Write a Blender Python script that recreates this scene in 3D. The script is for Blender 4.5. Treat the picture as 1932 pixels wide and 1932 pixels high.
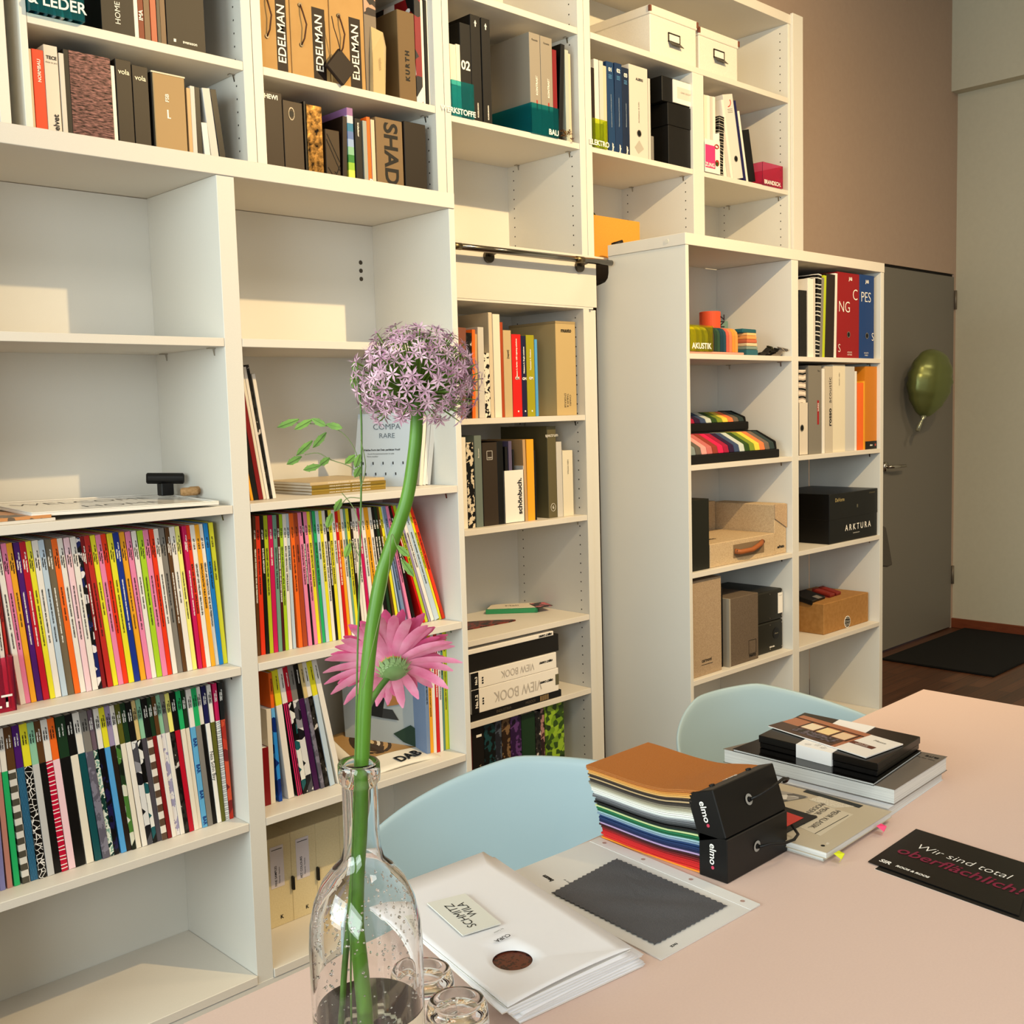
import bpy, bmesh, math, random
from mathutils import Vector, Matrix, Euler
random.seed(7)
for o in list(bpy.data.objects): bpy.data.objects.remove(o)
SC = bpy.context.scene
COL = SC.collection
PI = math.pi

# ------------------------------------------------------------------ camera, light, exposure
cam = bpy.data.cameras.new('camera'); camo = bpy.data.objects.new('camera', cam); COL.objects.link(camo)
cam.sensor_width = 36.0; cam.sensor_fit = 'HORIZONTAL'; cam.lens = 2042.99 / 1932 * 36.0; cam.clip_start = 0.05
def cam_matrix(rx, ry, rz):
    cx, sx = math.cos(rx), math.sin(rx); cy, sy = math.cos(ry), math.sin(ry); cz, sz = math.cos(rz), math.sin(rz)
    A = Matrix(((cz, -sz, 0), (sz, cz, 0), (0, 0, 1))) @ Matrix(((1, 0, 0), (0, cx, -sx), (0, sx, cx))) @ Matrix(((cy, 0, sy), (0, 1, 0), (-sy, 0, cy)))
    X, Y, Z = A.col[0], A.col[1], A.col[2]
    return Matrix(((X[0], Z[0], -Y[0], 0), (X[1], Z[1], -Y[1], 0), (X[2], Z[2], -Y[2], 0), (0, 0, 0, 1)))
camo.matrix_world = Matrix.Translation((-0.71338, -2.45008, 1.37617)) @ cam_matrix(math.radians(-5.31798), math.radians(1.57307), math.radians(-44.02489))
SC.camera = camo
SC.view_settings.view_transform = 'Standard'; SC.view_settings.look = 'None'
SC.view_settings.exposure = 0.03; SC.view_settings.gamma = 1.0; SC.view_settings.use_curve_mapping = False

W = bpy.data.worlds.new('room_ambient'); SC.world = W; W.use_nodes = True
W.node_tree.nodes['Background'].inputs[0].default_value = (0.80, 0.88, 1.0, 1); W.node_tree.nodes['Background'].inputs[1].default_value = 0.35

def area(name, loc, target, sx, sy, power, color):
    l = bpy.data.lights.new(name, 'AREA'); l.shape = 'RECTANGLE'; l.size = sx; l.size_y = sy; l.energy = power; l.color = color
    o = bpy.data.objects.new(name, l); COL.objects.link(o); o.location = loc
    o.rotation_euler = (Vector(target) - Vector(loc)).to_track_quat('-Z', 'Z').to_euler(); return o
def point(name, loc, power, color, r, target):
    l = bpy.data.lights.new(name, 'SPOT'); l.spot_size = math.radians(112); l.spot_blend = 1.0; l.energy = power; l.color = color; l.shadow_soft_size = r
    o = bpy.data.objects.new(name, l); COL.objects.link(o); o.location = loc; o.rotation_euler = (Vector(target) - Vector(loc)).to_track_quat('-Z', 'Y').to_euler(); return o
area('daylight_window', (-3.02, -1.12, 1.8), (1.5, -1.12, 1.5), 1.3, 2.0, 105, (0.84, 0.97, 0.95))
area('daylight_window_far', (-3.02, -3.3, 1.8), (1.0, -1.4, .8), 1.3, 2.0, 78, (0.88, 0.97, 0.98))
area('daylight_window_behind', (0.2, -4.3, 1.9), (1.2, -0.4, 1.1), 2.6, 1.8, 14, (0.93, 0.97, 1.0))
point('ceiling_lamp', (1.80, -2.45, 3.32), 420, (1.0, 0.71, 0.35), 0.022, (2.0, 0.0, 2.0))
area('warm_fill_room', (3.6, -2.6, 3.6), (3.6, -2.4, 0), .6, .6, 38, (1.0, 0.80, 0.56))  # added warm fill, no fixture: lifts the right wall the spot leaves dim
area('fill_light_table', (0.2, -3.3, 3.6), (.4, -2.6, 0), .9, .9, 30, (1.0, 0.95, 0.88))  # soft fill added over the table to brighten it, not a real lamp

# ------------------------------------------------------------------ materials
def lin(h):
    c = [int(h[i:i+2], 16) / 255 for i in (0, 2, 4)]
    return tuple((x / 12.92 if x <= .04045 else ((x + .055) / 1.055) ** 2.4) ** 1.22 for x in c) + (1,)
MATS = {}
def newmat(name, hexc, rough=.5, metal=0., spec=.5):
    m = bpy.data.materials.new(name); m.use_nodes = True; b = m.node_tree.nodes['Principled BSDF']
    b.inputs['Base Color'].default_value = lin(hexc); b.inputs['Roughness'].default_value = rough; b.inputs['Metallic'].default_value = metal
    b.inputs['Specular IOR Level'].default_value = spec * .7
    return m, m.node_tree, b
def noisy(nt, b, scale, amt, hexa=None, hexb=None, bump=0., stretch=None, detail=3):
    tc = nt.nodes.new('ShaderNodeTexCoord'); mp = nt.nodes.new('ShaderNodeMapping'); n = nt.nodes.new('ShaderNodeTexNoise')
    nt.links.new(tc.outputs['Object'], mp.inputs[0]); nt.links.new(mp.outputs[0], n.inputs['Vector'])
    if stretch: mp.inputs['Scale'].default_value = stretch
    n.inputs['Scale'].default_value = scale; n.inputs['Detail'].default_value = detail
    if hexa:
        r = nt.nodes.new('ShaderNodeValToRGB'); r.color_ramp.elements[0].color = lin(hexa); r.color_ramp.elements[1].color = lin(hexb)
        r.color_ramp.elements[0].position = .5 - amt; r.color_ramp.elements[1].position = .5 + amt
        nt.links.new(n.outputs[0], r.inputs[0]); nt.links.new(r.outputs[0], b.inputs['Base Color'])
    if bump:
        bp = nt.nodes.new('ShaderNodeBump'); bp.inputs['Strength'].default_value = bump; bp.inputs['Distance'].default_value = .002
        nt.links.new(n.outputs[0], bp.inputs['Height']); nt.links.new(bp.outputs[0], b.inputs['Normal'])
def col(hexc, rough=.45, metal=0.):
    k = (hexc, rough, metal)
    if k not in MATS:
        m, nt, b = newmat('paint_' + hexc, hexc, rough, metal)
        noisy(nt, b, 60, .5, None, None, .04)
        MATS[k] = m
    return MATS[k]
def cloth(hexa, hexb, scale=500, bump=.5, rough=.9, stretch=None, amt=.2):
    k = ('cloth', hexa, hexb, scale)
    if k not in MATS:
        m, nt, b = newmat('fabric_' + hexa, hexa, rough); noisy(nt, b, scale, amt, hexa, hexb, bump, stretch); MATS[k] = m
    return MATS[k]
def pat(kind, colors, scale=60., stretch=(1, 1, 1)):
    """printed cover artwork: hard edged procedural pattern in object space"""
    k = ('pat', kind, tuple(colors), scale, stretch)
    if k in MATS: return MATS[k]
    m, nt, b = newmat('print_' + kind, colors[0], .35)
    tc = nt.nodes.new('ShaderNodeTexCoord'); mp = nt.nodes.new('ShaderNodeMapping'); mp.inputs['Scale'].default_value = stretch
    nt.links.new(tc.outputs['Object'], mp.inputs[0])
    r = nt.nodes.new('ShaderNodeValToRGB'); r.color_ramp.interpolation = 'CONSTANT'
    lo, hi = .38, .62
    if kind == 'noise':
        t = nt.nodes.new('ShaderNodeTexNoise'); t.inputs['Detail'].default_value = 4; out = t.outputs[0]
    elif kind == 'cells':
        t = nt.nodes.new('ShaderNodeTexVoronoi'); out = t.outputs['Color']; lo, hi = .2, .8
    elif kind == 'edges':
        t = nt.nodes.new('ShaderNodeTexVoronoi'); t.feature = 'DISTANCE_TO_EDGE'; out = t.outputs['Distance']; lo, hi = .0, .09
    elif kind == 'wave':
        t = nt.nodes.new('ShaderNodeTexWave'); t.inputs['Distortion'].default_value = 3.; t.bands_direction = 'Z'; out = t.outputs['Color']; lo, hi = .2, .8
    elif kind == 'stripes':
        t = nt.nodes.new('ShaderNodeTexWave'); t.inputs['Distortion'].default_value = 0.; t.bands_direction = 'X'; out = t.outputs['Color']; lo, hi = .2, .8
    elif kind == 'checks':
        t = nt.nodes.new('ShaderNodeTexChecker'); out = t.outputs['Fac']; lo, hi = 0, .5
    t.inputs['Scale'].default_value = scale
    nt.links.new(mp.outputs[0], t.inputs['Vector']); nt.links.new(out, r.inputs[0])
    e = r.color_ramp.elements; n = len(colors)
    e[0].color = lin(colors[0]); e[0].position = 0
    e[1].color = lin(colors[1]); e[1].position = lo + (hi - lo) / max(1, n - 1) if n > 2 else (lo + hi) / 2
    for i in range(2, n):
        x = e.new(lo + (hi - lo) * i / (n - 1) if n > 2 else .5); x.color = lin(colors[i])
    nt.links.new(r.outputs[0], b.inputs['Base Color']); MATS[k] = m; return m
def glassmat(name, hexc, rough=.0, ior=1.45, coat=0):
    m, nt, b = newmat(name, hexc, rough); b.inputs['Transmission Weight'].default_value = 1.; b.inputs['IOR'].default_value = ior; return m

m, nt, b = newmat('white_laminate', 'DEDCD5', .42); noisy(nt, b, 900, .5, 'D9D7D0', 'E3E1DA', .03); LAM = m
m, nt, b = newmat('white_laminate_edge', 'DFDAD1', .45); noisy(nt, b, 700, .5, 'DAD5CC', 'E4DFD6', .03); LAME = m
m, nt, b = newmat('mauve_wall_paint', 'C3AE9E', .9); noisy(nt, b, 40, .5, 'C0AB9B', 'C6B1A1', .10); WALLM = m
m, nt, b = newmat('pale_wall_paint', 'D4CFBC', .9); noisy(nt, b, 40, .5, 'D1CCB9', 'D7D2BF', .10); WALLP = m
m, nt, b = newmat('grey_door_laminate', '8A867E', .55); noisy(nt, b, 200, .5, '88847C', '8E8A82', .03); DOORM = m
m, nt, b = newmat('rose_tabletop', 'DCC5BA', .55); noisy(nt, b, 350, .5, 'D9C2B7', 'DFC9BE', .03); TABM = m
m, nt, b = newmat('dark_wood_floor', '3E2A1E', .38)
tc = nt.nodes.new('ShaderNodeTexCoord'); mp = nt.nodes.new('ShaderNodeMapping'); mp.inputs['Scale'].default_value = (1.2, 60, 1)
n1 = nt.nodes.new('ShaderNodeTexNoise'); n1.inputs['Scale'].default_value = 3; n1.inputs['Detail'].default_value = 6
nt.links.new(tc.outputs['Object'], mp.inputs[0]); nt.links.new(mp.outputs[0], n1.inputs['Vector'])
bk = nt.nodes.new('ShaderNodeTexBrick'); bk.inputs['Scale'].default_value = 1; bk.inputs['Brick Width'].default_value = 1.1; bk.inputs['Row Height'].default_value = .07; bk.inputs['Mortar Size'].default_value = .0015
bk.inputs['Color1'].default_value = lin('7A5640'); bk.inputs['Color2'].default_value = lin('5C3E2C'); bk.inputs['Mortar'].default_value = lin('1A120D')
nt.links.new(tc.outputs['Object'], bk.inputs['Vector'])
mx = nt.nodes.new('ShaderNodeMix'); mx.data_type = 'RGBA'; mx.blend_type = 'MULTIPLY'; mx.inputs['Factor'].default_value = .7
rr = nt.nodes.new('ShaderNodeValToRGB'); rr.color_ramp.elements[0].color = (.35, .33, .3, 1); rr.color_ramp.elements[1].color = (1.3, 1.2, 1.1, 1); rr.color_ramp.elements[0].position = .3; rr.color_ramp.elements[1].position = .7
nt.links.new(n1.outputs[0], rr.inputs[0]); nt.links.new(bk.outputs[0], mx.inputs['A']); nt.links.new(rr.outputs[0], mx.inputs['B']); nt.links.new(mx.outputs['Result'], b.inputs['Base Color']); FLOORM = m
m, nt, b = newmat('black_door_mat', '070708', .95); noisy(nt, b, 900, .3, '050506', '0D0D0E', .8); MATM = m
m, nt, b = newmat('skirting_wood', '8A4F32', .5); noisy(nt, b, 12, .3, '7E452B', '96593B', .1, (1, 1, 8)); SKIRT = m
m, nt, b = newmat('brushed_steel', 'C9C4BC', .22, 1.); STEEL = m
m, nt, b = newmat('dark_steel', '6B655C', .35, 1.); DSTEEL = m
m, nt, b = newmat('brass_rod', '8A7C5E', .35, 1.); BRASS = m
m, nt, b = newmat('shell_plastic', 'AABDC3', .42); noisy(nt, b, 800, .5, None, None, .03); SHELL = m
m, nt, b = newmat('oak', 'C49A6C', .5); noisy(nt, b, 9, .4, 'B98C5C', 'CFA87B', .1, (1, 1, 10)); OAK = m
PAPER = col('EDEAE3', .8); BLACK = col('0C0A08', .5); INK = col('1B1A19', .6); INKW = col('F2EFE8', .5); WHITE = col('EDE9E2', .4)
CLEAR = glassmat('clear_glass', 'FFFFFF'); WATER = glassmat('water', 'F4FAF0', 0, 1.33)
def acrylic(hexc):
    k = ('acr', hexc)
    if k not in MATS:
        m, nt, b = newmat('tinted_acrylic_' + hexc, hexc, .08); b.inputs['Transmission Weight'].default_value = .90; b.inputs['IOR'].default_value = 1.15; MATS[k] = m
    return MATS[k]

# ------------------------------------------------------------------ mesh helpers
class B:
    def __init__(s): s.v = []; s.f = []; s.m = []
    def face(s, pts, mi=0):
        i = len(s.v); s.v += [tuple(p) for p in pts]; s.f.append(tuple(range(i, i + len(pts)))); s.m.append(mi)
    def box(s, x0, y0, z0, x1, y1, z1, mi=0, M=None):
        p = [Vector(q) for q in ((x0, y0, z0), (x1, y0, z0), (x1, y1, z0), (x0, y1, z0), (x0, y0, z1), (x1, y0, z1), (x1, y1, z1), (x0, y1, z1))]
        if M: p = [M @ q for q in p]
        i = len(s.v); s.v += [tuple(q) for q in p]
        for f in ((3, 2, 1, 0), (4, 5, 6, 7), (0, 1, 5, 4), (1, 2, 6, 5), (2, 3, 7, 6), (3, 0, 4, 7)): s.f.append(tuple(i + k for k in f)); s.m.append(mi)
        return s
    def prism(s, pts, z0, z1, mi=0, M=None):
        n = len(pts); i = len(s.v)
        P = [Vector((x, y, z0)) for x, y in pts] + [Vector((x, y, z1)) for x, y in pts]
        if M: P = [M @ q for q in P]
        s.v += [tuple(q) for q in P]
        s.f.append(tuple(i + k for k in range(n - 1, -1, -1))); s.m.append(mi); s.f.append(tuple(i + n + k for k in range(n))); s.m.append(mi)
        for k in range(n): s.f.append((i + k, i + (k + 1) % n, i + n + (k + 1) % n, i + n + k)); s.m.append(mi)
        return s
    def tube(s, path, r, n=8, mi=0, cap=True):
        path = [Vector(p) for p in path]; R = r if isinstance(r, (list, tuple)) else [r] * len(path)
        i0 = len(s.v); ref = None
        for k, p in enumerate(path):
            t = (path[min(k + 1, len(path) - 1)] - path[max(k - 1, 0)]).normalized()
            if ref is None: ref = t.orthogonal().normalized()
            ref = (ref - t * ref.dot(t)).normalized(); bb = t.cross(ref)
            for j in range(n):
                a = 2 * PI * j / n; s.v.append(tuple(p + (ref * math.cos(a) + bb * math.sin(a)) * R[k]))
        for k in range(len(path) - 1):
            for j in range(n):
                a = i0 + k * n + j; c = i0 + k * n + (j + 1) % n; s.f.append((a, c, c + n, a + n)); s.m.append(mi)
        if cap:
            s.f.append(tuple(i0 + j for j in range(n - 1, -1, -1))); s.m.append(mi); e = i0 + (len(path) - 1) * n; s.f.append(tuple(e + j for j in range(n))); s.m.append(mi)
        return s
    def lathe(s, prof, n=32, mi=0, c=(0, 0, 0)):
        i0 = len(s.v)
        for r, z in prof:
            for j in range(n):
                a = 2 * PI * j / n; s.v.append((c[0] + r * math.cos(a), c[1] + r * math.sin(a), c[2] + z))
        for k in range(len(prof) - 1):
            for j in range(n):
                a = i0 + k * n + j; q = i0 + k * n + (j + 1) % n; s.f.append((a, q, q + n, a + n)); s.m.append(mi)
        return s
    def build(s, name, mats, parent=None, loc=None, rot=None, bevel=0., smooth=False, seg=1):
        me = bpy.data.meshes.new(name); me.from_pydata(s.v, [], s.f)
        if not isinstance(mats, (list, tuple)): mats = [mats]
        for m in mats: me.materials.append(m)
        for p, mi in zip(me.polygons, s.m): p.material_index = mi; p.use_smooth = smooth
        me.update(); o = bpy.data.objects.new(name, me); COL.objects.link(o)
        if parent: o.parent = parent
        if loc: o.location = loc
        if rot: o.rotation_euler = rot
        if bevel:
            md = o.modifiers.new('bevel', 'BEVEL'); md.width = bevel; md.segments = seg; md.limit_method = 'ANGLE'; md.harden_normals = False
        return o
def weld(o, sub=0, d=.0002):
    bm = bmesh.new(); bm.from_mesh(o.data); bmesh.ops.remove_doubles(bm, verts=bm.verts, dist=d); bmesh.ops.recalc_face_normals(bm, faces=bm.faces); bm.to_mesh(o.data); bm.free()
    if sub: md = o.modifiers.new('sub', 'SUBSURF'); md.levels = sub; md.render_levels = sub
def empty(name, loc=(0, 0, 0), rot=(0, 0, 0)):
    o = bpy.data.objects.new(name, None); o.empty_display_size = .02; COL.objects.link(o); o.location = loc; o.rotation_euler = rot; return o
def tag(o, label, cat, group=None):
    o['label'] = label; o['category'] = cat
    if group: o['group'] = group
    return o
def struct(o): o['kind'] = 'structure'; return o
TXT = {}
def text(body, size, parent, loc, d, up, mat, align='LEFT', bold=0., res=3, name='printed_text', label=None, sx=1.):
    """flat lettering: d = reading direction, up = direction of the letter tops (parent space)"""
    k = (body, round(size, 5), bold, align, res)
    if k not in TXT:
        c = bpy.data.curves.new('txt', 'FONT'); c.body = body; c.size = size; c.align_x = align; c.align_y = 'CENTER'; c.offset = bold; c.resolution_u = res; c.fill_mode = 'FRONT'
        o = bpy.data.objects.new('txt', c); TXT[k] = bpy.data.meshes.new_from_object(o); bpy.data.objects.remove(o)
    me = TXT[k]
    if not me.materials: me.materials.append(mat)
    o = bpy.data.objects.new(name, me); COL.objects.link(o); o.parent = parent
    o.material_slots[0].link = 'OBJECT'; o.material_slots[0].material = mat
    X = Vector(d).normalized() * sx; Y = Vector(up).normalized(); Z = Vector(d).normalized().cross(Y)
    o.matrix_local = Matrix(((X[0], Y[0], Z[0], loc[0]), (X[1], Y[1], Z[1], loc[1]), (X[2], Y[2], Z[2], loc[2]), (0, 0, 0, 1)))
    if label: o['label'] = label
    return o
DX, DNX, DY, DNY, DZ, DNZ = (1, 0, 0), (-1, 0, 0), (0, 1, 0), (0, -1, 0), (0, 0, 1), (0, 0, -1)

# ------------------------------------------------------------------ room shell
b = B().box(-3.2, -5.0, -.1, 5.9, .5, 0); struct(b.build('floor', FLOORM))
b = B().box(-3.2, .36, 0, 4.72, .5, 3.7); b.box(4.72, .36, 2.105, 5.69, .5, 3.7); b.box(5.665, .36, 0, 5.69, .5, 2.105); struct(b.build('wall_back', WALLM))
b = B().box(5.69, -5.0, 0, 5.85, .5, 3.7); struct(b.build('wall_right', WALLP))
b = B().box(5.605, -5.0, 3.135, 5.69, .36, 3.7); struct(b.build('trim_1', WALLP))
b = B().box(5.672, -5.0, 0, 5.69, .36, .058); struct(b.build('baseboard_right', SKIRT, bevel=.003))
struct(B().box(-3.2, -5.0, 3.7, 5.85, .5, 3.8).build('ceiling', WALLP))
# wall behind the photographer and the left wall, each with its window opening
b = B(); b.box(-3.2, -5.0, 0, -3.05, -3.97, 3.7); b.box(-3.2, -.45, 0, -3.05, .5, 3.7); b.box(-3.2, -2.63, .75, -3.05, -1.79, 2.85); b.box(-3.2, -3.97, 0, -3.05, -.45, .75); b.box(-3.2, -3.97, 2.85, -3.05, -.45, 3.7); struct(b.build('wall_left', WALLP))
b = B(); b.box(-3.2, -5.0, 0, -1.3, -4.85, 3.7); b.box(1.7, -5.0, 0, 5.85, -4.85, 3.7); b.box(-1.3, -5.0, 0, 1.7, -4.85, .8); b.box(-1.3, -5.0, 3.0, 1.7, -4.85, 3.7); struct(b.build('wall_front', WALLP))
# door leaf flush in the back wall
d = struct(B().box(4.735, .355, .008, 5.655, .395, 2.088).build('door_1', DOORM, bevel=.002))
B().box(4.72, .372, 2.09, 5.665, .40, 2.105).build('door_gap', col('2A2622', .8), d)
h = B(); h.tube([(4.80, .335, 1.022), (4.80, .318, 1.022), (4.83, .306, 1.022), (4.955, .306, 1.02)], .0085, 10); h.tube([(4.80, .352, 1.022), (4.80, .335, 1.022)], .026, 16); weld_ = h.build('door_handle', STEEL, d, smooth=True)
for z in (1.90, .27): B().tube([(5.661, .348, z), (5.661, .348, z + .11)], .008, 10).build('door_hinge', col('8D8375', .4, .3), d, smooth=True)
tag(B().box(4.63, -.315, 0, 5.66, .275, .012).build('door_mat', MATM, bevel=.004), 'large black door mat on the floor in front of the grey door', 'mat')

# ------------------------------------------------------------------ bookcases
PINM = col('3A352C', .9)
def pins(panel, x, ys, z0, z1, phase):
    """rows of shelf pin holes printed into the panel's own mesh"""
    bm = bmesh.new(); bm.from_mesh(panel.data); mi = len(panel.data.materials)
    if mi < 2: panel.data.materials.append(PINM); mi = 2
    for y in ys:
        z = z0 + phase
        while z < z1:
            f = bm.faces.new([bm.verts.new((x - .0003, y + .0026 * math.cos(a), z + .0026 * math.sin(a))) for a in [-k * PI / 4 for k in range(8)]]); f.material_index = 1
            z += .032
    bm.to_mesh(panel.data); bm.free()
def shelf_part(t, x0, x1, y0, y1, zt, th, clips=True, name='shelf'):
    s = B().box(x0 + .0008, y0, zt - th, x1 - .0008, y1, zt).build(name, LAME, t, bevel=.0008)
    if clips:
        for y in (y0 + .045, y1 - .055):
            c = B(); c.box(x1 - .016, y - .006, zt - th - .003, x1 - .0005, y + .006, zt - th - .0002); c.prism([(x1 - .0035, zt - th - .003), (x1 - .0005, zt - th - .003), (x1 - .0005, zt - th - .017)], -y - .0025, -y + .0025, 0, Matrix(((1, 0, 0, 0), (0, 0, -1, 0), (0, 1, 0, 0), (0, 0, 0, 1))))
            c.build('shelf_support', STEEL, s)
    return s

# front row, left: two wide bays under one thick board
FY, BY = -.3415, -.02
t = tag(empty('bookcase', (0, 0, 0)), 'deep white bookcase at left, two wide bays under a thick board', 'bookcase')
B().box(-.55, -.3445, 1.8916, 1.149, .0, 1.9293).build('top_board', LAME, t, bevel=.001)
for x0, x1 in ((-.168, -.127), (.4820, .5240), (1.1315, 1.1505)):
    B().box(x0, FY, .02, x1, BY, 1.8912).build('side_panel', LAM, t, bevel=.0008)
B().box(-.17, BY, .02, 1.15, BY + .006, 1.89).build('back_panel', LAM, t)
B().box(-.168, FY - .001, 0.001, 1.1505, FY + .016, .0985).build('plinth', LAM, t)
for x0, x1 in ((-.127, .4820), (.5240, 1.1315)):
    for zt in (1.5493, 1.1888, .831, .4749): shelf_part(t, x0, x1, FY, BY, zt, .0182)
    shelf_part(t, x0, x1, FY - .004, BY, .119, .02, False, 'bottom_shelf')
for z in (1.790, 1.768, 1.746): B().tube([(1.088, BY - .001, z), (1.088, BY + .003, z)], .006, 10).build('screw', DSTEEL, t)

# front row, right: the sliding bookcase on the rail
t = tag(empty('bookcase', (0, 0, 0)), 'deep white sliding bookcase at right, two bays of boxes and binders', 'bookcase')
B().box(2.117, -.3425, 1.8863, 3.431, BY, 1.9232).build('top_board', LAME, t, bevel=.001)
pl = B(); pl.prism([(FY, .02), (.037, .02), (.037, 1.7935), (.02, 1.7965), (-.004, 1.803), (-.016, 1.815), (-.02, 1.832), (-.02, 1.8858), (FY, 1.8858)], 2.119, 2.1352, 0, Matrix(((0, 0, 1, 0), (1, 0, 0, 0), (0, 1, 0, 0), (0, 0, 0, 1)))); pl.build('side_panel', LAM, t, bevel=.0006)
for x0, x1 in ((2.7424, 2.7858), (3.403, 3.429)): B().box(x0, FY, .02, x1, BY, 1.8858).build('side_panel', LAM, t, bevel=.0008)
B().box(2.136, BY, .02, 3.40, BY + .006, 1.885).build('back_panel', LAM, t)
for x0, x1 in ((2.1352, 2.7424), (2.7858, 3.403)):
    for zt in (1.5446, 1.185, .8330, .4747): shelf_part(t, x0, x1, FY, BY, zt, .0172)
    shelf_part(t, x0, x1, FY, BY, .108, .02, False, 'bottom_shelf')
B().tube([(2.1172, -.27, 1.9048), (2.1155, -.27, 1.9048)], .007, 12).build('cam_cap', col('D9D6CC', .4), t)
rl = B(); rl.tube([(2.14, -.045, 1.9235), (2.14, -.045, 1.932)], .016, 14); rl.tube([(2.128, -.03, 1.925), (2.16, -.05, 1.936)], .006, 8); rl.build('rail_roller', col('1D1714', .5), t, smooth=True)

# back row: narrow wall bookcases, floor to ceiling
def back_case(label, panels, floor_z, top, shelves, shade=None, holes=(), th=.018, extra=None, y1=.352):
    t = tag(empty('bookcase', (0, 0, 0)), label, 'bookcase')
    ps = []
    for (x0, x1, z0, z1) in panels: ps.append(B().box(x0, 0, z0, x1, y1, z1).build('side_panel', LAM, t, bevel=.0008))
    for (x0, x1, zt, thk) in shelves: shelf_part(t, x0, x1, .001, y1 - .008, zt, thk)
    xs = [p[0] for p in panels] + [p[1] for p in panels]
    B().box(min(xs) + .002, y1 - .007, floor_z, max(xs) - .002, y1, top).build('back_panel', LAM, t)
    for (i, z0, z1, ph) in holes: pins(ps[i], panels[i][0], (.037, .315), z0, z1, ph)
    return t
back_case('white wall bookcase above the thick board at far left', ((.225, .241, 1.931, 2.98), (.767, .794, 1.931, 2.98), (.172, .195, 1.931, 2.98), (-.36, -.34, 1.931, 2.98)), 1.931, 2.98,
          ((.241, .767, 2.2612, .0215), (.241, .767, 1.955, .022), (-.34, .172, 2.2612, .0215), (.241, .767, 2.62, .0215)), holes=((1, 1.96, 2.9, .026),))
back_case('white wall bookcase with the three carton boxes, above the thick board', ((.796, .823, 1.931, 2.98), (1.393, 1.4265, 1.931, 2.98)), 1.931, 2.98,
          ((.823, 1.393, 2.2605, .0205), (.823, 1.393, 1.955, .022), (.823, 1.393, 2.62, .0205)), holes=((1, 1.96, 2.9, .021),))
t = back_case('tall narrow white wall bookcase behind the steel rail', ((1.4285, 1.4525, .02, 2.98), (2.0115, 2.040, 1.80, 2.98), (2.0115, 2.040, .02, 1.7095)), .02, 2.98,
          ((1.4525, 2.0115, 2.2455, .0185), (1.4525, 2.0115, 2.613, .0205), (1.4525, 2.0115, 1.357, .018), (1.4525, 2.0115, 1.019, .0185), (1.4525, 2.0115, .677, .0185), (1.4525, 2.0115, .4202, .0185), (1.4525, 2.0115, .08, .02)),
          holes=((1, 1.88, 2.22, .0105), (1, 2.26, 2.9, .02), (2, .10, 1.70, .0145)))
B().box(1.4285, -.001, 1.716, 2.078, .016, 1.8860).build('header_panel', LAME, t, bevel=.0006)
B().box(1.4525, .016, 1.868, 2.0115, .345, 1.886).build('shelf', LAME, t)
B().box(1.4285, .0, 1.7095, 2.060, .345, 1.7155).build('header_underside', LAM, t)
B().box(2.0415, .012, .02, 2.086, .345, 1.7085).build('side_panel', LAM, t)
t = back_case('white wall bookcase at upper right with the two white storage boxes', ((2.042, 2.0725, 1.80, 2.98), (2.632, 2.6995, 1.80, 2.592), (3.2795, 3.2965, 1.80, 2.905)), 1.80, 2.905,
          ((2.0725, 2.632, 2.2455, .0185), (2.6995, 3.2795, 2.2455, .0185), (2.0725, 2.632, 1.886, .018), (2.6995, 3.2795, 1.886, .018)),
          holes=((1, 1.9, 2.23, .013), (1, 2.26, 2.57, .01), (2, 1.9, 2.23, .0025), (2, 2.26, 2.57, .009), (2, 2.63, 2.88, .02)))
shelf_part(t, 2.0725, 3.2795, -.001, .345, 2.613, .021, False)
B().box(2.0725, -.002, 2.9052, 3.2975, .352, 2.942).build('top_board', LAME, t, bevel=.001)
B().box(3.2975, -.012, 1.80, 3.374, .001, 2.948).build('filler_strip', LAM, t, bevel=.0008)
# steel rail of the sliding bookcase
t = tag(empty('steel_rail', (0, 0, 0)), 'round steel sliding rail in front of the narrow middle bookcase', 'rail')
B().tube([(1.17, -.045, 1.8580), (2.105, -.045, 1.8610)], .0098, 16).build('rod', newmat('polished_dark_steel', '9A958C', .14, 1.)[0], t, smooth=True)
for x in (1.58, 1.99): B().tube([(x, -.002, 1.846), (x, -.012, 1.846)], .019, 20).tube([(x, -.012, 1.852), (x, -.045, 1.858)], .007, 10).build('rail_bracket', DSTEEL, t, smooth=False)
B().tube([(1.40, -.045, 1.8587), (1.432, -.045, 1.8588)], .0105, 16).build('rod_coupling', BRASS, t, smooth=True)
B().tube([(1.93, -.045, 1.8604), (1.965, -.045, 1.8605)], .0105, 16).build('rod_coupling', BRASS, t, smooth=True)
c = tag(empty('door_stopper', (3.34, -.2, 1.9235)), 'small black rubber stopper on top of the sliding bookcase', 'stopper')
B().lathe([(0, 0), (.016, 0), (.015, .008), (.008, .014), (0, .014)], 14).build('base', BLACK, c); B().box(-.018, -.002, .004, -.012, .002, .026).build('pin', BLACK, c)
g = tag(empty('tote_bag', (0, 0, 0)), 'dark grey fabric bag hanging against the right side of the sliding bookcase', 'bag')
bb = B(); bb.prism([(3.434, .70), (3.480, .692), (3.520, .696), (3.492, .78), (3.462, .86), (3.434, .87)], .20, .34, 0, Matrix(((1, 0, 0, 0), (0, 0, -1, 0), (0, 1, 0, 0), (0, 0, 0, 1)))); bb.build('bag_body', cloth('4A463F', '5B564E', 300), g, bevel=.006, seg=2)
B().tube([(3.450, -.27, .855), (3.44, -.27, .95), (3.433, -.27, .97)], .003, 6).build('strap', col('3C3833', .9), g)
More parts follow.
